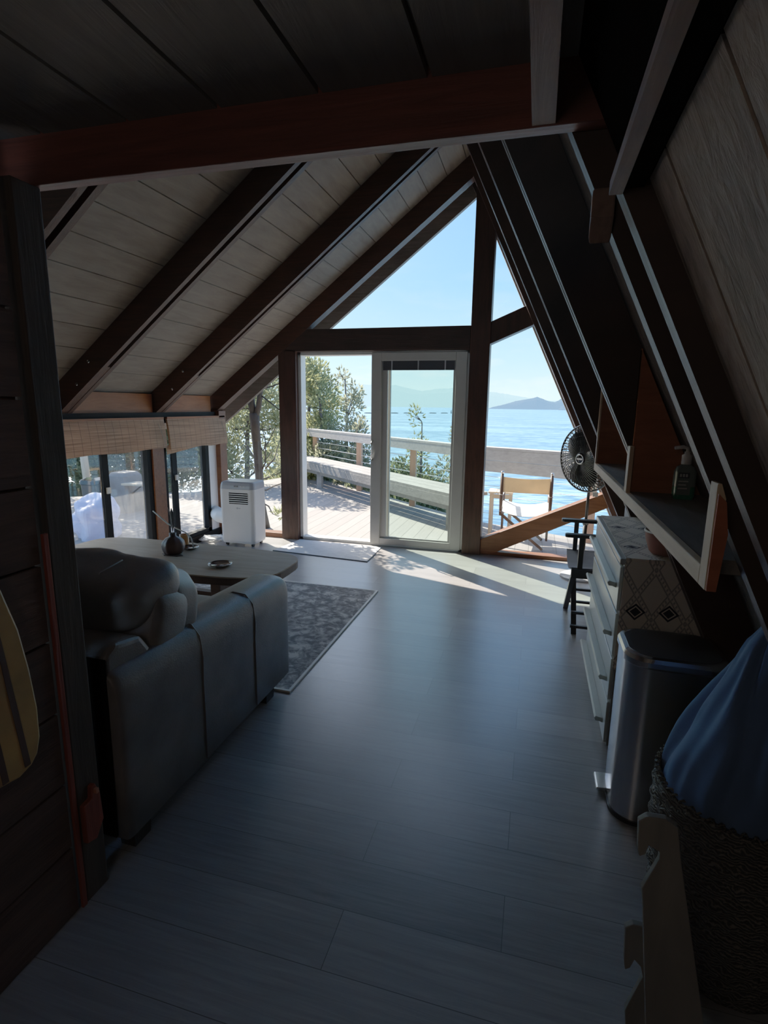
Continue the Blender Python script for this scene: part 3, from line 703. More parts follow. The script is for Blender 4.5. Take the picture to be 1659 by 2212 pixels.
# ------------------------------------------------------------------ bamboo blinds
def blind(name, y0, y1, zb, label, skew=0):
    t = thing(name, (-3.34, (y0+y1)/2, 1.31), label, 'blind', 'bamboo roll-up blinds')
    rings = []
    n = 12; vs = []; fs = []
    for i in range(n+1):
        y = y0+(y1-y0)*i/n; zz = zb-skew*(1-i/n)+.006*math.sin(i*1.3)
        for j, (dx, f) in enumerate(((0, 0), (.012, .35), (.020, .7), (.026, 1), (.045, 1.0), (.040, .6), (.030, .25), (.018, 0))):
            vs.append((-3.352+dx, y, 1.306+(zz-1.306)*f))
    for i in range(n):
        for j in range(8):
            l = (j+1) % 8; fs.append((i*8+j, i*8+l, (i+1)*8+l, (i+1)*8+j))
    fs += [tuple(range(7, -1, -1)), tuple(range(n*8, n*8+8))]
    MB().face_block(vs, fs).build('slats', 'bamboo', t)
    MB().box(-3.36, -3.33, y0, y1, 1.300, 1.318).build('head_rail', 'wood_rim', t)
    MB().tube([(-3.303, y1-.12, 1.26), (-3.300, y1-.07, 1.16), (-3.298, y1-.04, 1.07)], .003, 5).build('pull_cord', 'blind_cord', t)
    return t
blind('bamboo_blind', 2.55, 4.365, 1.035, 'wider woven bamboo blind half rolled up, ending at the left post')
t = blind('bamboo_blind', 4.415, 5.40, 1.015, 'shorter woven bamboo blind half rolled up in the corner above the air conditioner')
MB().prism([(4.42, 1.05), (5.02, 1.05), (5.02, 1.02), (4.42, .965)], 'x', -3.362, -3.356).build('loose_flap', 'bamboo', t)

# ------------------------------------------------------------------ right side: wall shelf
t = thing('wall_shelf', (.45, 2.2, 1.115), 'long pine-edged shelf with plywood dividers built along the right slope', 'shelf')
MB().box(.3475, rx(1.15, .160), 1.218, 3.27, 1.120, 1.150).build('shelf_board', 'wood_shelf', t)
MB().box(.329, .347, 1.161, 3.27, 1.112, 1.151).build('front_edge', 'wood_pine', t, bevel=.002)
MB().prism([(.329, 1.1125), (.346, 1.1125), (.346, 1.29), (.336, 1.318), (.329, 1.318)], 'y', 1.118, 1.160).build('end_post', 'wood_pine_vert', t, bevel=.001)
MB().prism([(.3305, 1.113), (.347, 1.113), (.354, 1.225), (.345, 1.285), (.3305, 1.30)], 'y', 1.110, 1.1178).build('end_panel', 'wood_ply', t)
MB().prism([(.345, 1.151), (rx(1.151, .158), 1.151), (rx(1.66, .158), 1.66), (.345, 1.66)], 'y', 2.155, 2.177).build('divider', 'wood_ply', t)
MB().box(.331, .345, 2.13, 2.177, 1.151, 1.318).build('divider_edge', 'wood_pine_vert', t)
MB().prism([(.338, 1.151), (rx(1.151, .158), 1.151), (rx(1.66, .158), 1.66), (.338, 1.66)], 'y', 3.24, 3.262).build('divider', 'wood_ply', t)
MB().box(.330, .339, 3.235, 3.264, 1.151, 1.56).build('divider_edge', 'wood_pine_vert', t)
# pump bottle
t = thing('soap_bottle', (.497, 2.04, 1.151), 'clear pump bottle of green liquid standing on the wall shelf', 'bottle')
def ring(hx, hy, z, r): return [Vector((.497+a, 2.04+b_, z)) for a, b_ in rrect(hx, hy, r, 4)]
MB().loft([ring(.030, .021, 1.152, .012), ring(.033, .023, 1.162, .014), ring(.033, .023, 1.195, .014)]).build('liquid', 'soap_green', t, smooth=False)
MB().loft([ring(.033, .023, 1.1955, .014), ring(.033, .023, 1.245, .014), ring(.026, .018, 1.262, .012), ring(.013, .013, 1.270, .008)]).build('body', 'soap_clear', t)
MB().lathe([(.016, 0), (.016, .03), (.009, .034), (.009, .042)], (.497, 2.04, 1.270), 18).build('pump_collar', 'white_plastic', t, smooth=True)
MB().tube([(.497, 2.04, 1.308), (.497, 2.04, 1.324), (.480, 2.035, 1.328), (.455, 2.03, 1.324)], .006, 8).build('nozzle', 'white_plastic', t, smooth=True)
lb = MB().box(.470, .512, 2.0155, 2.0172, 1.168, 1.245).build('label', 'soap_clear', t)
MB().box(.472, .506, 2.0147, 2.0156, 1.225, 1.243).build('label_band', 'label_dark', lb)
for i, (a, c) in enumerate(((.476, .482), (.485, .491), (.494, .500))): MB().box(a, c, 2.0140, 2.0148, 1.229, 1.239).build('lettering', 'label_light', lb)
for i, w in enumerate((.030, .024, .028)): MB().box(.474, .474+w, 2.0147, 2.0156, 1.212-.012*i, 1.216-.012*i).build('lettering', 'label_light', lb)

# ------------------------------------------------------------------ dresser with runner and pot
t = thing('dresser', (.54, 2.8, 0), 'low white four-drawer dresser with full-width rail handles against the right slope', 'dresser')
Y0, Y1 = 2.325, 3.262
MB().prism([(.385, .0), (.70, .0), (.70, .80), (.69, .825), (.385, .825)], 'y', Y0, Y1).build('carcass', 'dresser_side', t, bevel=.003)
MB().box(.366, .712, Y0-.006, Y1+.004, .825, .850).build('top', 'dresser_paint', t, bevel=.004)
for k in range(4):
    z1 = .812-k*.203; z0 = max(z1-.190, .012)
    dr = MB().box(.371, .3848, Y0+.006, Y1-.006, z0, z1).build('drawer', 'dresser_paint', t, bevel=.003)
    hz = (.715, .495, .283, .082)[k]
    h = MB(); 
    h.prism([(.371, hz+.012), (.340, hz+.020), (.334, hz+.010), (.340, hz-.004), (.354, hz-.004), (.371, hz-.010)], 'y', Y0+.06, Y1-.02)
    h.build('handle', 'dresser_paint', dr, bevel=.002)
# runner
b = MB(); rows = []
path = [(3.255, .8525), (2.95, .8525), (2.6, .8525), (2.36, .8528), (2.322, .8535), (2.312, .846), (2.309, .80), (2.309, .60), (2.310, .45), (2.309, .37)]
vs = []; fs = []
for i, (y, z) in enumerate(path):
    k = max(0, (i-4)/5)
    for j in range(13):
        u = j/12; vs.append((.388-.012*k+(.31+.01*k)*u, y-.004*math.sin(u*9)*k, z))
for i in range(len(path)-1):
    for j in range(12): fs.append((i*13+j, i*13+j+1, (i+1)*13+j+1, (i+1)*13+j))
o = b.face_block(vs, fs).build('table_runner', 'runner_pattern', at=(.54, 2.312, .852)); tag(o, 'cream runner with grey diamonds and dark motifs draped over the dresser', 'runner')
sm = o.modifiers.new('thick', 'SOLIDIFY'); sm.thickness = .002; sm.offset = 1
t = thing('clay_pot', (.535, 2.44, .855), 'rough reddish clay bowl standing on the dresser runner under the shelf', 'bowl')
MB().lathe([(.050, 0), (.062, .012), (.078, .06), (.084, .095), (.078, .097), (.070, .06), (.05, .02)], (.553, 2.44, .8555), 28).build('bowl', 'clay', t, smooth=True)
MB().tube([(.553+.082*math.cos(a), 2.44+.082*math.sin(a), .952) for a in [2*PI*i/28 for i in range(28)]], .005, 6, True).build('rim', 'cream', t, smooth=True)

# ------------------------------------------------------------------ pedal bin
t = thing('trash_can', (.51, 1.99, 0), 'tall brushed steel pedal bin with dark lid in front of the dresser', 'trash can')
def dshape(s=1, ex=0):
    out = []
    hx, hy = .150*s+ex, .135*s+ex
    for px, py in rrect(hx, hy, .07*s, 14): out.append((px, py))
    # bow the foot side outward
    return [((px-.018*(1-(py/hy)**2) if px < 0 else px), py) for px, py in out]
BX, BY = .512, 1.99
MB().loft([[Vector((BX+p[0], BY+p[1], z)) for p in dshape(s)] for z, s in ((.012, 1), (.600, 1.0))], cap=False).build('body', 'steel', t, smooth=True)
MB().loft([[Vector((BX+p[0], BY+p[1], z)) for p in dshape(1, e)] for z, e in ((0.0, .003), (.014, .004), (.016, .002))]).build('base_ring', 'black_plastic', t)
MB().loft([[Vector((BX+p[0], BY+p[1], z)) for p in dshape(1, e)] for z, e in ((.598, .003), (.604, .006), (.622, .006), (.634, .0), (.637, -.012))]).build('lid_rim', 'steel', t)
MB().loft([[Vector((BX+p[0], BY+p[1], z)) for p in dshape(1, e)] for z, e in ((.630, -.012), (.6385, -.014), (.6395, -.03))]).build('lid', 'lid_dark', t)
MB().prism([(BX-.20, .028), (BX-.15, .032), (BX-.15, .020), (BX-.19, .012), (BX-.203, .018)], 'y', BY+.0, BY+.10).build('pedal', 'chrome', t, bevel=.004)

# ------------------------------------------------------------------ hamper and blue pillow
t = thing('wicker_hamper', (.565, 1.45, 0), 'dark round woven seagrass hamper holding the blue pillow', 'basket')
m = MB(); seg = 64; vs = []; fs = []; CX, CY = .573, 1.437
prof = []
for i in range(41):
    z = .500*i/40; r = .165+.040*math.sin(PI*.5*min(1, z/.40)); prof.append((r, z))
prof += [(prof[-1][0]-.014, .500)]+[(prof[40-i*4][0]-.014, .500-.05*i) for i in range(1, 10)]
n = len(prof)
for i, (r, z) in enumerate(prof):
    for k in range(seg):
        a = 2*PI*k/seg; amp = .005 if 0 < i < 40 else .0015
        rr = r+amp*math.sin(a*16+(PI if (i//2) % 2 else 0)); vs.append((CX+rr*math.cos(a), CY+rr*math.sin(a), z))
for i in range(n-1):
    for k in range(seg): l = (k+1) % seg; fs.append((i*seg+k, i*seg+l, (i+1)*seg+l, (i+1)*seg+k))
fs += [tuple(range(seg-1, -1, -1)), tuple(range((n-1)*seg, n*seg))]
m.face_block(vs, fs).build('body', 'seagrass', t, smooth=True)
rm = MB(); pts = []
for i in range(320):
    a = 2*PI*i/320; b_ = a*56; pts.append((CX+(.199+.006*math.cos(b_))*math.cos(a), CY+(.199+.006*math.cos(b_))*math.sin(a), .504+.006*math.sin(b_)))
rm.tube(pts, .0032, 5, True); rm.build('rim', 'seagrass', t, smooth=True)
# pillow leaning along the slope inside the hamper
rings = []
for i in range(61):
    z = .30+.645*i/60; k = max(0, (z-.50)/.445); kb = max(0, (.45-z)/.15)
    hx = .178*(1-.78*k**1.15)*(1-.35*kb**2); hy = .165*(1-.72*k**1.3)*(1-.35*kb**2); cx = .575+.012*math.sin(z*9); cy = 1.425-.01*k
    if i > 56: hx *= 1-.25*(i-56)/4; hy *= 1-.25*(i-56)/4
    rg = []
    for j in range(140):
        a = 2*PI*j/140; ca, sa = math.cos(a), math.sin(a)
        q = noise.noise(Vector((ca*1.6, sa*1.6, z*2.2)))
        fold = .10*math.sin(5*a+6*q+z*5)*(.45+.8*k)+.055*math.sin(11*a+z*9+7*q)*(.3+k)+.12*noise.noise(Vector((ca*3, sa*3, z*7)))
        rg.append(Vector((cx+hx*math.copysign(abs(ca)**.85, ca)*(1+fold), cy+hy*math.copysign(abs(sa)**.85, sa)*(1+fold), z+.02*q*k)))
    rings.append(rg)
o = MB().loft(rings).build('pillow', 'blue_cotton', at=(.575, 1.42, .30), smooth=True)
tag(o, 'crumpled blue cotton pillow sticking up out of the woven hamper', 'pillow')

# ------------------------------------------------------------------ hook rack in the near corner
t = thing('hook_rack', (.31, .95, 0), 'pale painted wooden stand with notched hook uprights in the near right corner', 'rack')
MB().prism([(.213, .757), (.226, .769), (.255, .770), (.274, .758), (.287, .689), (.320, .54), (.356, .378), (.435, .0), (.305, .0), (.265, .343), (.236, .590), (.231, .626), (.252, .690), (.251, .705), (.233, .714), (.230, .695), (.221, .689), (.217, .70)], 'y', .900, .914).build('upright', 'wood_rack', t, bevel=.002)
MB().prism([(.235, .436), (.248, .448), (.300, .446), (.330, .40), (.42, .0), (.285, .0), (.257, .206), (.253, .239), (.278, .33), (.272, .353), (.259, .366), (.253, .345), (.244, .337), (.240, .36)], 'y', 1.0, 1.014).build('upright', 'wood_rack', t, bevel=.002)
MB().box(.325, .365, .914, 1.0, .20, .24).build('crossbar', 'wood_rack', t)

# ------------------------------------------------------------------ director chair (inside)
def director_chair():
    t = thing('director_chair', (.5, 3.79, 0), 'black folding director chair with grey canvas seat behind the dresser', 'chair')
    ya, yb = 3.545, 4.035; xf, xb = .305, .655
    for y in (ya, yb):
        MB().box(xf-.03, xb+.02, y-.02, y+.02, .385, .445).build('seat_rail', 'chair_frame', t, bevel=.003)
        MB().bar((xf+.02, y, .445), (xf+.02, y, .655), .030, .024).build('arm_post', 'chair_frame', t)
        MB().bar((xb-.0, y, .445), (xb+.005, y, .86), .032, .024).build('back_post', 'chair_frame', t)
        MB().prism([(.222, y-.018), (.238, y-.028), (.64, y-.028), (.64, y+.028), (.238, y+.028), (.222, y+.018)], 'z', .650, .672).build('armrest', 'chair_frame', t, bevel=.004)
        for z, a in ((.055, y), (.150, y)): MB().bar((xf-.01, a, z), (xb, a, z), .020, .018).build('foot_rail', 'chair_frame', t)
    for x in (xf, xb):
        MB().bar((x-.012, ya+.01, .40), (x-.012, yb, .0), .026, .034, up=(1, 0, 0)).build('leg', 'chair_frame', t)
        MB().bar((x+.016, yb-.01, .40), (x+.016, ya, .0), .026, .034, up=(1, 0, 0)).build('leg', 'chair_frame', t)
    vs = []; fs = []
    for i in range(9):
        y = ya+(yb-ya)*i/8; s = math.sin(PI*i/8)
        for x in (xf-.035, xb+.01): vs.append((x, y, .450-.055*s))
    for i in range(8): fs.append((2*i, 2*i+1, 2*i+3, 2*i+2))
    vs2 = [(x, y, z-.004) for x, y, z in vs]; n = len(vs)
    fs2 = fs+[tuple(reversed([k+n for k in f])) for f in fs]
    MB().face_block(vs+vs2, fs2).build('seat', 'chair_canvas', t)
    b = MB(); b.prism([(ya, .70), (yb, .70), (yb, .855), (ya, .855)], 'x', xb-.022, xb-.017); b.build('backrest', 'chair_canvas', t)
director_chair()

# ------------------------------------------------------------------ pedestal fan
def fan():
    t = thing('pedestal_fan', (.455, 4.86, 0), 'black pedestal fan with round wire grille in front of the right gable pane', 'fan')
    MB().lathe([(.17, 0), (.172, .008), (.16, .018), (.05, .03), (.028, .04)], (.455, 4.86, 0), 40).build('base', 'grey_plastic', t, smooth=True)
    MB().tube([(.455, 4.86, .03), (.462, 4.86, .50)], .018, 14).build('pole', 'black_plastic', t, smooth=True)
    MB().tube([(.462, 4.86, .48), (.468, 4.86, .93)], .012, 14).build('inner_pole', 'black_plastic', t, smooth=True)
    MB().lathe([(.024, 0), (.026, .02), (.024, .045)], (.462, 4.86, .47), 18).build('height_collar', 'black_plastic', t, smooth=True)
    C = Vector((.415, 4.72, 1.050)); d = Vector((-.70, -.70, -.03)).normalized()
    zx = d; xx = Vector((0, 0, 1)).cross(zx).normalized(); yy = zx.cross(xx); R = Matrix((xx, yy, zx)).transposed()
    P = lambda r, a, z: C+R @ Vector((r*math.cos(a), r*math.sin(a), z))
    h = MB(); h.lathe([(.03, -.20), (.06, -.19), (.068, -.12), (.06, -.05)], C, 24, R); h.tube([(.468, 4.86, .90), (.468, 4.86, .97), C-d*.14+Vector((0, 0, -.055)), C-d*.14], .022, 10)
    h.build('motor_housing', 'black_plastic', t, smooth=True)
    def cage(zmax, nm, n=56):
        g = MB()
        for k in range(n):
            a0 = 2*PI*k/n
            g.tube([P(.045+(.27-.045)*f, a0+.55*f*(1-.2*f), zmax*(math.cos(f*PI/2)**.75 if f < 1 else 0)) for f in (0, .2, .4, .6, .8, .92, 1)], .0044, 4)
        for f in (.25, .45, .62, .78, .9): g.tube([P(.045+(.225)*f, 2*PI*i/48, zmax*math.cos(f*PI/2)**.75) for i in range(48)], .002, 4, True)
        return g.build(nm, 'black_plastic', t)
    cage(.075, 'front_grille'); cage(-.09, 'rear_grille', 30)
    MB().tube([P(.272, 2*PI*i/64, 0) for i in range(64)], .008, 8, True).build('grille_rim', 'black_gloss', t, smooth=True)
    for k in range(3):
        a0 = 2*PI*k/3+.4; rows = []
        for f in range(7):
            r = .04+.20*f/6; w = .35+.55*math.sin(PI*min(1, f/6*.85+.1))
            rows.append([P(r, a0-w, .018), P(r, a0, .0), P(r, a0+w*.8, -.03)])
        vs = [p for rr in rows for p in rr]; fs = []
        for i in range(6):
            for j in range(2): fs.append((i*3+j, i*3+j+1, (i+1)*3+j+1, (i+1)*3+j))
        o = MB().face_block(vs, fs).build('blade', 'black_plastic', t, smooth=True); s = o.modifiers.new('t', 'SOLIDIFY'); s.thickness = .003
    b = MB(); b.lathe([(.048, .066), (.050, .078), (.044, .083)], C, 28, R); bo = b.build('badge', 'black_gloss', t, smooth=True)
    MB().tube([P(.036, 2*PI*i/32, .084) for i in range(32)], .005, 6, True).build('badge_ring', 'chrome', bo, smooth=True)
    MB().bar(P(.026, PI, .085), P(.026, 0, .085), .003, .010, up=yy).build('badge_mark', 'chrome', bo)
fan()
t = thing('hang_tag', (.512, 4.82, .80), 'white paper tag in a clear sleeve hanging from the fan', 'tag')
MB().box(.492, .535, 4.800, 4.802, .725, .765).build('card', 'tag_paper', t)
MB().prism([(.487, .79), (.505, .77), (.518, .80), (.512, .90), (.500, .91)], 'y', 4.803, 4.806).build('sleeve', 'canvas_white', t)
MB().tube([(.497, 4.803, .90), (.490, 4.81, .925)], .0015, 5).build('string', 'black_plastic', t)

# ------------------------------------------------------------------ OUTSIDE
DZ = -.06
A = Vector((-.75, 7.12)); U = Vector((-4.45, 4.15)).normalized(); V = Vector((2.6, -1.2)).normalized()
def on(p, dist, w, z, nrm): q = p+dist*w; return Vector((q.x, q.y, z))
n1 = Vector((U.y, -U.x));  n1 = n1 if n1.y > 0 else -n1
EL = A+U*9.5; ER = A+V*4.0
dk = [(-12.0, 1.0), (1.30, 1.0), (1.30, 5.48), (ER.x, 5.48), (ER.x, ER.y+.06), (A.x+.03, A.y+.12), (EL.x+.08, EL.y+.08), (-12.0, EL.y)]
b = MB(); b.prism([(-12.0, 1.0), (-3.47, 1.0), (-3.47, EL.y), (-12.0, EL.y)], 'z', DZ-.10, DZ)
b.prism([(-3.47, 5.48), (ER.x, 5.48), (ER.x, ER.y+.06), (A.x+.03, A.y+.12), (-3.47, A.y+.12+(-.72+3.47)*(U.y/-U.x))], 'z', DZ-.10, DZ)
b2 = MB(); k = (EL.y-A.y)/(EL.x-A.x)
b2.prism([(-3.47, 5.48), (-3.47, 1.2), (-7.6, 1.2), (-7.6, 6.6), (-5.6, 8.1), (-4.9, A.y+.12+(-4.9-A.x)*k), (-3.47, A.y+.12+(-3.47-A.x)*k)], 'z', DZ-.10, DZ)
b2.prism([(-3.47, 5.48), (ER.x, 5.48), (ER.x, ER.y+.08), (A.x+.03, A.y+.12), (-3.47, A.y+.12+(-3.47-A.x)*k)], 'z', DZ-.10, DZ)
o = b2.build('deck', 'deck_boards'); struct(o)
t = thing('deck_railing', (A.x, A.y, DZ), 'grey deck railing with wide cap, orange wood posts and steel cables', 'railing')
def v3(p2, z): return Vector((p2.x, p2.y, z))
MB().bar(v3(A-U*.06, .942), v3(EL, .942), .15, .03).build('cap_board', 'wood_rail', t)
MB().bar(v3(A-V*.05, .942), v3(ER, .942), .15, .03).build('cap_board', 'wood_rail', t)
MB().bar(v3(A-n1*.055, .865), v3(EL-n1*.055, .865), .035, .12).build('face_board', 'wood_rail', t)
n2 = Vector((-V.y, V.x)); n2 = n2 if n2.y > 0 else -n2
MB().bar(v3(A-n2*.055, .86), v3(ER-n2*.055, .86), .035, .13).build('face_board', 'wood_rail', t)
MB().bar(v3(A-n2*.05, .72), v3(ER-n2*.05, .72), .035, .14).build('face_board', 'wood_rail', t)
def post(p): MB().box(p.x-.045, p.x+.045, p.y-.045, p.y+.045, DZ, .925).build('post', 'wood_deckpost', t)
post(A)
for px in (-1.765, -3.004, -4.379, -5.75, -7.1): post(A+U*((px-A.x)/U.x))
for dd in (1.55, 3.1): post(A+V*dd)
for zz in (.10, .22, .34, .46, .58, .70):
    MB().tube([v3(A, zz), v3(EL, zz)], .006, 6).build('cable', 'rope_metal', t)
    if zz < .6: MB().tube([v3(A, zz), v3(ER, zz)], .004, 6).build('cable', 'rope_metal', t)
# bench along the railing
t = thing('deck_bench', (-2.4, 8.2, DZ), 'long weathered wooden bench built along the deck railing', 'bench')
b0 = A-U*.42-n1*.12; b1 = A+U*6.5-n1*.12
w = .52
c0 = b0-n1*w/2; c1 = b1-n1*w/2
for k_ in range(3):
    off = n1*(w/2-w/6-(w/3)*k_); MB().bar(v3(c0+off, .40), v3(c1+off, .40), w/3-.008, .04).build('seat_board', 'wood_weathered', t)
MB().bar(v3(c0-n1*(w/2-.02), .325), v3(c1-n1*(w/2-.02), .325), .04, .11).build('apron', 'wood_weathered', t)
MB().bar(v3(c0-n1*(w/2-.13), .235), v3(c1-n1*(w/2-.13), .235), .04, .10).build('apron', 'wood_weathered', t)
for dd in (.25, 2.15, 4.1, 6.0):
    p = b0+U*dd-n1*(w-.14); MB().box(p.x-.045, p.x+.045, p.y-.045, p.y+.045, DZ, .38).build('leg', 'wood_weathered', t)
# safari chair
def safari():
    t = thing('camp_chair', (-.06, 6.1, DZ), 'folding safari chair with tan canvas back and white seat on the deck', 'chair')
    xa, xb, yn, yf = -.315, .195, 5.90, 6.38
    for x in (xa, xb):
        MB().tube([(x, yn, .30), (x, yn, .50), (x, yn, .76)], [.014, .020, .015], 10).build('back_post', 'wood_safari', t, smooth=True)
        MB().lathe([(.017, 0), (.017, .02), (.012, .024)], (x, yn, .76), 12).build('cap', 'chrome', t, smooth=True)
        MB().tube([(x, yf, DZ), (x, yf, .52)], [.013, .018], 10).build('front_post', 'wood_safari', t, smooth=True)
        MB().bar((x, yn-.02, .53), (x, yf+.03, .535), .045, .006).build('arm_strap', 'canvas_white', t)
        MB().bar((x, yn-.03, .335), (x, yf+.03, .375), .028, .030).build('seat_rail', 'wood_safari', t)
    for y in (yn+.005, yf-.02):
        MB().bar((xa, y, .32), (xb-.05, y, DZ+.012), .030, .022, up=(0, 1, 0)).build('leg', 'wood_safari', t)
        MB().bar((xb, y+.026, .32), (xa+.06, y+.026, DZ+.012), .030, .022, up=(0, 1, 0)).build('leg', 'wood_safari', t)
    vs = []; fs = []
    for i in range(13):
        x = xa-.018+(xb-xa+.036)*i/12; s = math.sin(PI*i/12)
        vs += [(x, yn-.004-.02*s, .555+.004*s), (x, yn-.004-.02*s, .725-.014*s)]
    for i in range(12): fs.append((2*i, 2*i+1, 2*i+3, 2*i+2))
    o = MB().face_block(vs, fs).build('backrest', 'canvas_tan', t); s = o.modifiers.new('t', 'SOLIDIFY'); s.thickness = .006
    vs = []; fs = []
    for i in range(13):
        x = xa+(xb-xa)*i/12; s = math.sin(PI*i/12)
        vs += [(x, yn-.02, .352-.045*s), (x, yf+.02, .395-.045*s)]
    for i in range(12): fs.append((2*i, 2*i+1, 2*i+3, 2*i+2))
    o = MB().face_block(vs, fs).build('seat', 'canvas_white', t); s = o.modifiers.new('t', 'SOLIDIFY'); s.thickness = .005
safari()
t = thing('deck_table', (-.36, 6.65, DZ), 'small pale pine side table at the deck corner by the camp chair', 'table')
for i in range(3): MB().box(-.50+i*.097, -.50+i*.097+.092, 6.50, 6.80, .44, .462).build('top_slat', 'wood_pine', t)
for x in (-.485, -.26):
    for y in (6.53, 6.74): MB().box(x, x+.035, y, y+.035, DZ, .44).build('leg', 'wood_pine_vert', t)
MB().box(-.46, -.25, 6.525, 6.545, .38, .43).build('apron', 'wood_pine', t)
# sea, islands, ground
b = MB(); b.face_block([(-9000, 4.5, -6), (9000, 4.5, -6), (9000, 14000, -6), (-9000, 14000, -6)], [(0, 1, 2, 3)])
o = b.build('sea', 'sea_water'); struct(o)
def ridge_line(name, mat, pts, Yd, seed, rough, z0=-8):
    random.seed(seed); vs = []; n = 0; out = []
    for i in range(len(pts)-1):
        for k in range(10):
            f = k/10; x = pts[i][0]*(1-f)+pts[i+1][0]*f; z = pts[i][1]*(1-f)+pts[i+1][1]*f; out.append((x, z+random.uniform(-rough, rough)))
    out.append(pts[-1]); m = len(out)
    for x, z in out: vs += [(x, Yd, z0), (x, Yd+Yd*.02, z0+(z-z0)*.75), (x, Yd+Yd*.05, z)]
    fs = []
    for i in range(m-1):
        for j in range(2): fs.append((3*i+j, 3*(i+1)+j, 3*(i+1)+j+1, 3*i+j+1))
    return struct(MB().face_block(vs, fs).build(name, mat))
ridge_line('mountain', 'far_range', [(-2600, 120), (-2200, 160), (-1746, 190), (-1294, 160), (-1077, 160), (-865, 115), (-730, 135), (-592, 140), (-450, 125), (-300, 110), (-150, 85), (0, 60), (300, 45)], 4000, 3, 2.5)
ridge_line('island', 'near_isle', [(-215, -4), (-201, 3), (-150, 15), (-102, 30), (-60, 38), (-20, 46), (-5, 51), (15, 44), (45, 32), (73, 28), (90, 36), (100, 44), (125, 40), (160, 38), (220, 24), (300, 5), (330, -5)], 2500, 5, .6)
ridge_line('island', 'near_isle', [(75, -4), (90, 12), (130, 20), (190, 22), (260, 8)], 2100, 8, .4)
for i, (x, y) in enumerate(((-138.3, 537), (-128.9, 554), (-119.3, 571), (-108.9, 590), (-99.2, 607), (-156.1, 505))):
    o = MB().loft([[Vector((x+px*s, y+py*s, z)) for px, py in rrect(4.2, .7, .5, 3)] for z, s in ((-6.2, 1), (-5.5, .9), (-5.25, .5))]).build('float', 'dark_void', at=(x, y, -6)); tag(o, 'small dark float far out on the water in a row', 'float', 'dark floats in a row on the water')
o = MB().tube([(-90.5, 600, -6), (-90.5, 600, -2.2)], [.5, .25], 8).build('channel_marker', 'dark_void', at=(-90.5, 600, -6)); tag(o, 'thin dark channel marker pole standing in the water', 'marker')
# ground bank on the left
b = MB(); vs = []; fs = []; nx, ny = 26, 22
for i in range(nx+1):
    for j in range(ny+1):
        x = -40+i*(34.0/nx); y = 2+j*(16.0/ny); z = -.35-.9*max(0, (y-9)/4)**1.5+.25*noise.noise(Vector((x*.4, y*.4, 2)))-(.6 if x > -8 else 0)
        vs.append((x, y, max(z, -7)))
for i in range(nx):
    for j in range(ny): a = i*(ny+1)+j; fs.append((a, a+1, a+ny+2, a+ny+1))
def ground_mat():
    m, nt, out = new_mat('dry_ground'); a = noise_t(nt, coords(nt), 1.4, 5)
    principled(nt, out, ramp(nt, a, [(.35, (.05, .045, .028)), (.55, (.10, .09, .055)), (.7, (.17, .15, .09))]), 1, spec=0); MATS['dry_ground'] = m
ground_mat()
o = b.face_block(vs, fs).build('ground', 'dry_ground'); struct(o)

# ------------------------------------------------------------------ trees
def sprays(m, c, rad, n, ln, wd, up=.6):
    for _ in range(n):
        d = Vector((random.gauss(0, 1), random.gauss(0, 1), random.gauss(0, 1)))
        if d.length < 1e-3: continue
        d = d.normalized()*(random.random()**.45); p = Vector(c)+Vector((d.x*rad[0], d.y*rad[1], d.z*rad[2]))
        ax = (d*.8+Vector((random.uniform(-.5, .5), random.uniform(-.5, .5), up*random.uniform(.2, 1.3)))).normalized()
        for k in range(3):
            s = ax.cross(Vector((random.uniform(-1, 1), random.uniform(-1, 1), random.uniform(-1, 1)))).normalized()
            a2 = (ax+s*random.uniform(-.6, .6)).normalized(); L = ln*random.uniform(.6, 1.3); W = wd*random.uniform(.7, 1.3); s = a2.cross(s).normalized()
            n0 = len(m.v); m.v += [p-s*W*.25, p+a2*L*.5-s*W*.6, p+a2*L, p+a2*L*.5+s*W*.6]; m.f.append((n0, n0+1, n0+2, n0+3))
def tree(name, label, base, trunk, clumps, leaf, n, ln=.13, wd=.045, tr=.05, group=None, seed=1):
    random.seed(seed); t = thing(name, base, label, 'tree' if 'tree' in name or 'cedar' in name else 'shrub', group)
    m = MB(); tk = [Vector(p) for p in trunk]; nn = len(tk)
    m.tube(tk, [tr*(1-.75*i/(nn-1)) for i in range(nn)], 8)
    for c, r in clumps:
        c = Vector(c)
        q = min(tk, key=lambda p: (p-c).length+max(0, p.z-c.z)*2); mid = q.lerp(c, .5)+Vector((random.uniform(-.1, .1), random.uniform(-.1, .1), random.uniform(-.12, .05)))
        m.tube([q, mid, c], [tr*.35, tr*.25, tr*.10], 5)
        for _ in range(5):
            e = c+Vector((random.uniform(-1, 1)*r[0], random.uniform(-1, 1)*r[1], random.uniform(-.3, 1)*r[2])); m.tube([mid, c.lerp(e, .3), e], [tr*.14, tr*.1, tr*.04], 4)
    m.build('trunk', 'bark', t, smooth=True)
    f = MB(); tot = sum(r[0]*r[1]*r[2] for c, r in clumps)**1
    for c, r in clumps: sprays(f, c, r, int(5.0*n*r[0]*r[1]*r[2]/tot)+20, ln*.66, wd*.52)
    f.build('foliage', leaf, t); return t
def spire(x, y, z0, z1, r, k=7, seed=0):
    random.seed(seed+77); out = []
    for i in range(k):
        f = i/(k-1); z = z0+(z1-z0)*f; rr = r*(1-.78*f)+.05
        for _ in range(max(1, int(3*(1-f)+.5))):
            out.append(((x+random.uniform(-1, 1)*rr*.7, y+random.uniform(-1, 1)*rr*.75, z+random.uniform(-.1, .1)), (rr*.68, rr*.68, .20+.16*(1-f))))
    return out
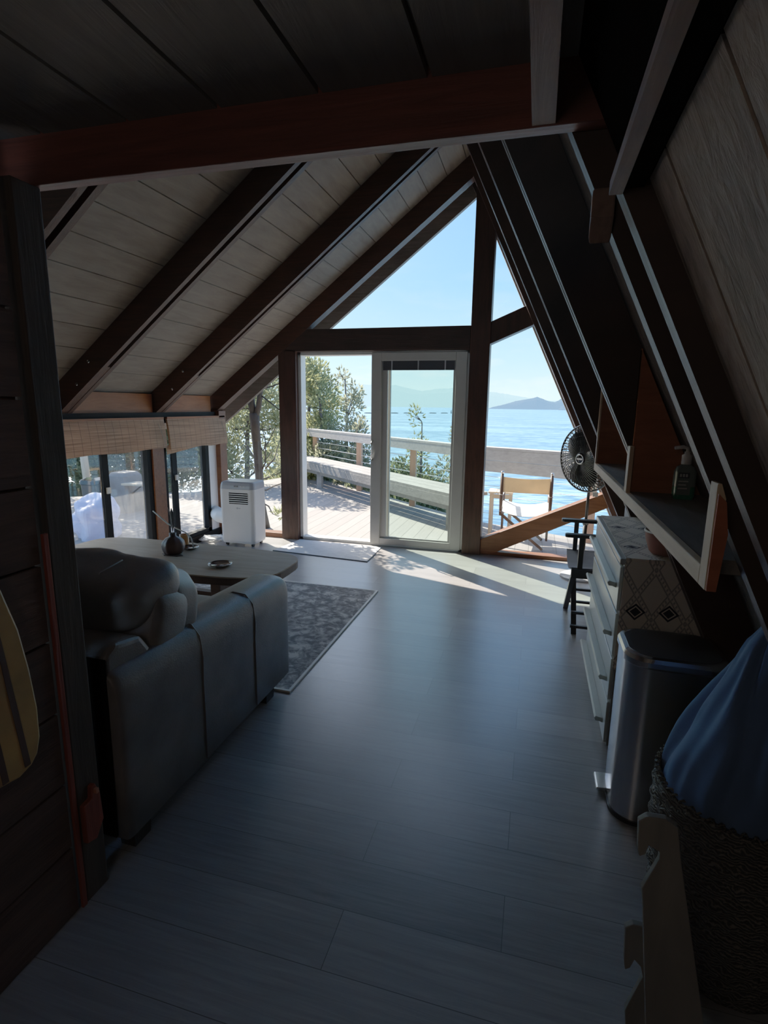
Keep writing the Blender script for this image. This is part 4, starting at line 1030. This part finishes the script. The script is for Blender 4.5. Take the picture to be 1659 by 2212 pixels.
# trunk growing right outside the left gable pane
random.seed(5)
t = thing('juniper_tree', (-3.17, 5.95, DZ), 'twisted forked juniper trunk growing through the deck just outside the small left pane', 'tree')
m = MB()
m.tube([(-3.165, 5.95, DZ), (-3.185, 5.95, .10), (-3.215, 5.95, .29), (-3.225, 5.95, .55), (-3.235, 5.95, .80), (-3.258, 5.95, 1.13), (-3.268, 5.95, 1.34)], [.062, .050, .047, .05, .052, .056, .062], 12)
m.tube([(-3.268, 5.95, 1.28), (-3.30, 5.95, 1.45), (-3.315, 5.95, 1.70), (-3.32, 5.96, 1.95), (-3.28, 6.0, 2.5), (-3.2, 6.05, 3.2)], [.045, .044, .042, .038, .03, .015], 10)
m.tube([(-3.255, 5.95, 1.28), (-3.205, 5.95, 1.42), (-3.175, 5.95, 1.62), (-3.15, 5.95, 1.85), (-3.05, 5.98, 2.4), (-2.9, 6.05, 3.0)], [.036, .034, .030, .026, .02, .01], 10)
m.tube([(-3.175, 5.93, .32), (-3.24, 5.92, .25), (-3.28, 5.92, .05), (-3.25, 5.92, DZ)], [.014, .016, .018, .02], 7)
m.build('trunk', 'bark', t, smooth=True)
tw = MB()
for pts in ([(-3.22, 5.95, .40), (-3.12, 5.93, .42), (-3.03, 5.93, .47), (-2.90, 5.95, .52), (-2.75, 5.97, .60)], [(-3.24, 5.95, .95), (-3.16, 5.94, .90), (-3.08, 5.95, 1.02), (-2.98, 5.95, 1.2)],
            [(-3.17, 5.95, 1.62), (-3.0, 5.94, 1.66), (-2.85, 5.95, 1.72), (-2.6, 5.95, 1.74)], [(-3.17, 5.95, 1.55), (-3.02, 5.94, 1.45), (-2.90, 5.95, 1.36), (-2.74, 5.95, 1.30)],
            [(-3.27, 5.95, 1.38), (-3.42, 5.94, 1.40), (-3.55, 5.95, 1.36)], [(-3.22, 5.95, .60), (-3.14, 5.95, .75), (-3.13, 5.95, 1.0), (-3.18, 5.95, 1.25)], [(-3.14, 5.95, .68), (-3.02, 5.95, .80), (-2.93, 5.95, 1.05)],
            [(-3.19, 5.95, .25), (-3.10, 5.93, .22), (-3.05, 5.93, .13), (-2.97, 5.93, .10)], [(-3.25, 5.95, .75), (-3.38, 5.95, .95), (-3.42, 5.95, 1.2)],
            [(-3.30, 5.95, 1.8), (-3.05, 5.9, 2.1), (-2.7, 5.9, 2.3)], [(-3.2, 6.05, 2.6), (-3.6, 6.3, 2.7), (-4.3, 6.6, 2.9)], [(-3.3, 5.98, 1.8), (-3.6, 6.2, 2.0), (-3.9, 6.4, 2.3)]):
    tw.tube(pts, [.011-.007*i/(len(pts)-1) for i in range(len(pts))], 6)
tw.build('branch', 'bark', t, smooth=True)
f = MB()
sprays(f, (-2.92, 5.93, .14), (.12, .06, .05), 45, .07, .018)
for c, r, n in (((-2.75, 6.10, 1.72), (.22, .12, .12), 90), ((-2.8, 6.05, 1.34), (.16, .1, .12), 60), ((-2.95, 6.0, 1.2), (.10, .08, .12), 22), ((-3.5, 5.98, 1.40), (.16, .1, .10), 50),
                ((-3.75, 6.4, 2.05), (.34, .30, .24), 700), ((-4.15, 6.5, 2.6), (.42, .38, .3), 620), ((-4.45, 6.8, 3.05), (.45, .4, .3), 600), ((-3.55, 6.3, 1.75), (.2, .2, .16), 160),
                ((-2.95, 6.15, 1.95), (.25, .15, .12), 60)): sprays(f, c, r, n, .08, .022)
f.build('foliage', 'leaf_olive', t)
G = 'cedars beyond the deck railing'
tree('cedar_tree', 'tallest olive cedar beyond the railing at the left edge of the open doorway', (-4.95, 11.4, -2.5), [(-4.95, 11.4, -2.5), (-4.95, 11.4, 0), (-4.9, 11.4, 1.4), (-4.85, 11.4, 2.3)],
     spire(-4.85, 11.4, -.6, 2.45, 1.0, 9, 1)+[((-4.85, 11.4, 2.15), (.42, .35, .35)), ((-4.65, 11.4, 1.75), (.5, .4, .35))], 'leaf_olive', 3000, .15, .05, .07, G, 21)
tree('cedar_tree', 'pointed grey-green cedar in the middle of the open doorway', (-3.75, 10.8, -2.5), [(-3.75, 10.8, -2.5), (-3.8, 10.8, 0), (-3.8, 10.8, 1.2), (-3.84, 10.8, 1.95)],
     spire(-3.83, 10.8, -.5, 1.98, .75, 9, 2), 'leaf_grey', 1500, .13, .045, .05, G, 22)
tree('cedar_tree', 'round-topped cedar between the tallest and the pointed one', (-4.45, 10.9, -2.5), [(-4.45, 10.9, -2.5), (-4.4, 10.9, 0), (-4.4, 10.9, 1.1), (-4.45, 10.9, 1.8)],
     spire(-4.42, 10.9, -.5, 1.80, .70, 8, 3), 'leaf_olive', 1500, .13, .045, .05, G, 23)
tree('cedar_tree', 'low cedar sloping down behind the rail beside the door panel', (-3.1, 10.0, -2.5), [(-3.1, 10.0, -2.5), (-3.2, 10.0, -.5), (-3.3, 10.1, .6), (-3.35, 10.1, 1.1)],
     spire(-3.3, 10.1, -.6, 1.15, .62, 7, 4), 'leaf_grey', 1200, .12, .04, .045, G, 24)
tree('cedar_shrub', 'small feathery shrub seen through the glass of the door panel', (-1.85, 9.2, -2.5), [(-1.85, 9.2, -2.5), (-1.88, 9.2, -.4), (-1.88, 9.2, .6), (-1.88, 9.2, 1.15)],
     spire(-1.88, 9.2, -.9, 1.18, .55, 8, 5), 'leaf_olive', 800, .12, .035, .035, G, 25)
tree('cedar_shrub', 'lower shrub at the right end of the greenery behind the cables', (-1.25, 9.1, -2.5), [(-1.25, 9.1, -2.5), (-1.3, 9.1, -.6), (-1.33, 9.1, .5), (-1.35, 9.1, .95)],
     spire(-1.35, 9.1, -1.0, 1.0, .42, 7, 6), 'leaf_grey', 560, .12, .035, .03, G, 26)
tree('juniper_bush', 'dark low bush filling the view under the railing cables', (-2.6, 9.7, -2.5), [(-2.6, 9.7, -2.5), (-2.6, 9.7, -1.0), (-2.6, 9.7, -.2), (-2.6, 9.7, .3)],
     [((-3.4, 10.3, -.3), (.8, .5, .55)), ((-2.6, 9.6, -.2), (.8, .5, .5)), ((-1.9, 9.3, -.35), (.6, .45, .5)), ((-2.2, 9.4, .25), (.5, .35, .3))], 'leaf_dark', 1700, .12, .045, .05, None, 27)
G2 = 'trees beyond the left windows'
tree('juniper_tree', 'bushy olive juniper behind the forked trunk in the small left pane', (-5.3, 9.2, -1.5), [(-5.3, 9.2, -1.5), (-5.25, 9.2, 0), (-5.2, 9.2, 1.0), (-5.15, 9.2, 2.0)],
     [((-5.5, 9.2, 1.05), (.55, .5, .45)), ((-5.05, 9.2, 1.55), (.55, .5, .45)), ((-4.6, 9.3, 1.1), (.45, .4, .55)), ((-5.6, 9.0, .35), (.5, .5, .5)), ((-4.75, 9.2, 1.95), (.5, .4, .35)), ((-4.9, 9.3, .4), (.4, .3, .3)), ((-4.5, 9.6, .25), (.35, .3, .3))], 'leaf_light', 1050, .13, .045, .07, G2, 31)
tree('juniper_tree', 'dark juniper outside the window below the corner blind', (-6.9, 9.0, -1), [(-6.9, 9.0, -1), (-6.8, 9.0, .2), (-6.7, 9.0, 1.2)],
     [((-7.0, 9.0, .6), (.75, .6, .6)), ((-6.3, 9.2, .7), (.6, .5, .6)), ((-6.6, 9.0, 1.3), (.8, .6, .5)), ((-6.0, 9.2, .55), (.4, .4, .45)), ((-6.7, 9.0, .1), (.7, .5, .35))], 'leaf_dark', 1900, .13, .05, .07, G2, 32)
tree('juniper_tree', 'broad dark juniper outside the window behind the covered grill', (-8.4, 9.0, -1), [(-8.4, 9.0, -1), (-8.3, 9.0, .3), (-8.2, 9.0, 1.2)],
     [((-8.9, 9.0, .5), (.9, .6, .65)), ((-8.0, 9.0, .6), (.8, .6, .65)), ((-8.4, 9.2, 1.4), (1.1, .6, .5)), ((-9.8, 9.2, .6), (.9, .6, .8)), ((-8.2, 8.8, .05), (1.0, .5, .3))], 'leaf_dark', 2500, .14, .055, .08, G2, 33)
tree('juniper_tree', 'shady juniper overhanging the patio beyond the white plastic sheet', (-10.8, 8.0, -1), [(-10.8, 8.0, -1), (-10.5, 8.0, .5), (-10.0, 7.9, 1.6), (-9.4, 7.8, 2.5)],
     [((-9.2, 7.6, 2.3), (1.3, 1.0, .5)), ((-7.6, 7.4, 2.6), (1.2, 1.0, .45)), ((-10.6, 8.0, 1.0), (.9, .6, .9)), ((-6.6, 6.9, 2.5), (.9, .8, .4)), ((-8.4, 6.4, 2.4), (1.0, .9, .4)), ((-5.9, 6.3, 2.6), (.6, .5, .3))], 'leaf_dark', 2600, .13, .05, .1, G2, 34)

# ------------------------------------------------------------------ patio clutter seen through the left windows
t = thing('covered_grill', (-5.5, 6.3, DZ), 'grey fabric-covered grill with a tan side board on the patio', 'grill')
rings = []
for z, sx, sy, dx in ((DZ, .185, .22, 0), (.10, .18, .215, .005), (.34, .155, .19, -.01), (.44, .145, .18, -.02), (.485, .12, .15, -.03)):
    rings.append([Vector((-5.52+dx+p[0]*(1+.03*math.sin(i*1.7)), 6.35+p[1], z)) for i, p in enumerate(rrect(sx, sy, .05, 4))])
MB().loft(rings).build('cover', 'grill_cover', t, smooth=False)
MB().prism([(-5.40, 6.10), (-5.08, 6.12), (-5.10, 6.34), (-5.40, 6.36)], 'z', .335, .360).build('side_shelf', 'wood_pine', t)
MB().bar((-5.36, 6.24, .33), (-5.16, 6.24, .335), .02, .02).build('bracket', 'black_alu', t); MB().bar((-5.35, 6.24, .20), (-5.18, 6.24, .325), .018, .018).build('bracket', 'black_alu', t)
t = MB().superq((-4.72, 4.92, .12), (.22, .24, .30), .8, .9, nu=60, nv=40, wr=.085, wscale=7).build('plastic_sheet', 'plastic_sheet', at=(-4.72, 4.92, DZ)); tag(t, 'heap of bluish white plastic sheeting outside the left window', 'sheet')
t = thing('patio_bin', (-5.74, 6.0, DZ), 'dark green rounded bin behind the plastic sheet on the patio', 'bin')
MB().loft([[Vector((-5.76+p[0]*s, 6.0+p[1]*s, z)) for p in rrect(.12, .12, .04, 4)] for z, s in ((DZ, .8), (.34, 1.0), (.36, 1.08))]).build('body', 'bin_green', t)
MB().loft([[Vector((-5.76+p[0]*s, 6.0+p[1]*s, z)) for p in rrect(.13, .13, .05, 4)] for z, s in ((.36, 1.05), (.41, .95), (.44, .5))]).build('lid', 'black_gloss', t)
MB().box(-5.76, -5.69, 5.88, 5.93, .425, .45).build('handle', 'leaf_olive', t)
o = MB().tube([(-6.15, 6.3, DZ), (-6.16, 6.3, .4), (-6.20, 6.3, 1.2)], [.055, .05, .05], 12).build('wooden_pole', 'wood_pine_vert', at=(-6.15, 6.3, DZ), smooth=True); tag(o, 'pale peeled wooden pole standing on the patio beside the bin', 'pole')

# ------------------------------------------------------------------ world, sun, camera
wd = bpy.data.worlds.new('sky'); SC.world = wd; wd.use_nodes = True; nt = wd.node_tree
for n in list(nt.nodes): nt.nodes.remove(n)
wo = nt.nodes.new('ShaderNodeOutputWorld'); bg = nt.nodes.new('ShaderNodeBackground'); tc = nt.nodes.new('ShaderNodeTexCoord'); sx = nt.nodes.new('ShaderNodeSeparateXYZ')
nt.links.new(tc.outputs['Generated'], sx.inputs[0])
col = ramp(nt, math_n(nt, 'ADD', math_n(nt, 'MULTIPLY', sx.outputs[2], .5), .5), [(.0, (.12, .16, .20)), (.49, (.30, .40, .48)), (.5, (.76, .98, 1.03)), (.54, (.50, .82, 1.0)), (.60, (.27, .62, 1.0)), (.68, (.14, .44, .98)), (1.0, (.10, .30, .80))])
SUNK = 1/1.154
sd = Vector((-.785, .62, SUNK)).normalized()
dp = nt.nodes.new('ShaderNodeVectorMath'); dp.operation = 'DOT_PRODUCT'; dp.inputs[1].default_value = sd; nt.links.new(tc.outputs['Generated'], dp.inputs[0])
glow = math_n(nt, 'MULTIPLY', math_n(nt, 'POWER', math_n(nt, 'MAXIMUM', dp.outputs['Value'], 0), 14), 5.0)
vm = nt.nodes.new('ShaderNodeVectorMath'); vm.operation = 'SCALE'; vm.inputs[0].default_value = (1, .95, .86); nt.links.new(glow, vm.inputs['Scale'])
cl = nt.nodes.new('ShaderNodeMapping'); cl.inputs['Scale'].default_value = (2.2, 2.2, 9); nt.links.new(tc.outputs['Generated'], cl.inputs['Vector'])
cn = noise_t(nt, cl.outputs[0], 2.2, 5, .6)
band = ramp(nt, sx.outputs[2], [(.0, (0, 0, 0)), (.05, (1, 1, 1)), (.16, (.25, .25, .25)), (.3, (0, 0, 0))])
cf = math_n(nt, 'MULTIPLY', ramp(nt, cn, [(.52, (0, 0, 0)), (.70, (.55, .55, .55))]), band)
col = mixc(nt, cf, col, (.92, 1.0, 1.03))
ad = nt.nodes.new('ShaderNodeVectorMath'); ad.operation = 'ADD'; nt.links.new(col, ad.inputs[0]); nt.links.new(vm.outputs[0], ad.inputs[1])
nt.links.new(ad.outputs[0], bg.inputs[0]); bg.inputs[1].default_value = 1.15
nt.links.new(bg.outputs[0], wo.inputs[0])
su = bpy.data.lights.new('sun', 'SUN'); su.energy = 17.0; su.angle = .009; su.color = (1, .90, .76)
so = bpy.data.objects.new('sun', su); COL.objects.link(so)
dirv = Vector((.785, -.62, -SUNK)); so.rotation_euler = dirv.to_track_quat('-Z', 'Y').to_euler(); so.location = (-8, 10, 9)
la = bpy.data.lights.new('fill_lamp', 'POINT'); la.energy = 1.1; la.color = (1, .86, .72); la.shadow_soft_size = .25  # added fill light behind the camera, lifts the near end of the room
lo = bpy.data.objects.new('fill_lamp', la); COL.objects.link(lo); lo.location = (-.45, -.75, 1.75)
cam = bpy.data.cameras.new('camera'); co = bpy.data.objects.new('camera', cam); COL.objects.link(co); SC.camera = co
yaw, pit, rol = math.radians(15.382), math.radians(11.088), math.radians(.812)
F = Vector((-math.sin(yaw)*math.cos(pit), math.cos(yaw)*math.cos(pit), -math.sin(pit))); R0 = Vector((math.cos(yaw), math.sin(yaw), 0)); U0 = R0.cross(F)
Rv = R0*math.cos(rol)+U0*math.sin(rol); Uv = -R0*math.sin(rol)+U0*math.cos(rol)
co.matrix_world = Matrix.Translation((0, 0, 1.45)) @ Matrix((Rv, Uv, -F)).transposed().to_4x4()
cam.sensor_fit = 'HORIZONTAL'; cam.sensor_width = 36; cam.lens = 36*1171.6/1659; cam.clip_end = 20000; cam.clip_start = .02
SC.view_settings.view_transform = 'Standard'; SC.view_settings.look = 'None'; SC.view_settings.exposure = -0.05; SC.view_settings.gamma = 1.7
SC.cycles.max_bounces = 10; SC.cycles.diffuse_bounces = 5; SC.cycles.use_adaptive_sampling = True; SC.cycles.adaptive_threshold = .05; SC.cycles.glossy_bounces = 4; SC.cycles.transparent_max_bounces = 12
SC.cycles.use_denoising = True; SC.cycles.caustics_reflective = False; SC.cycles.caustics_refractive = False
SC.cycles.sample_clamp_indirect = 6
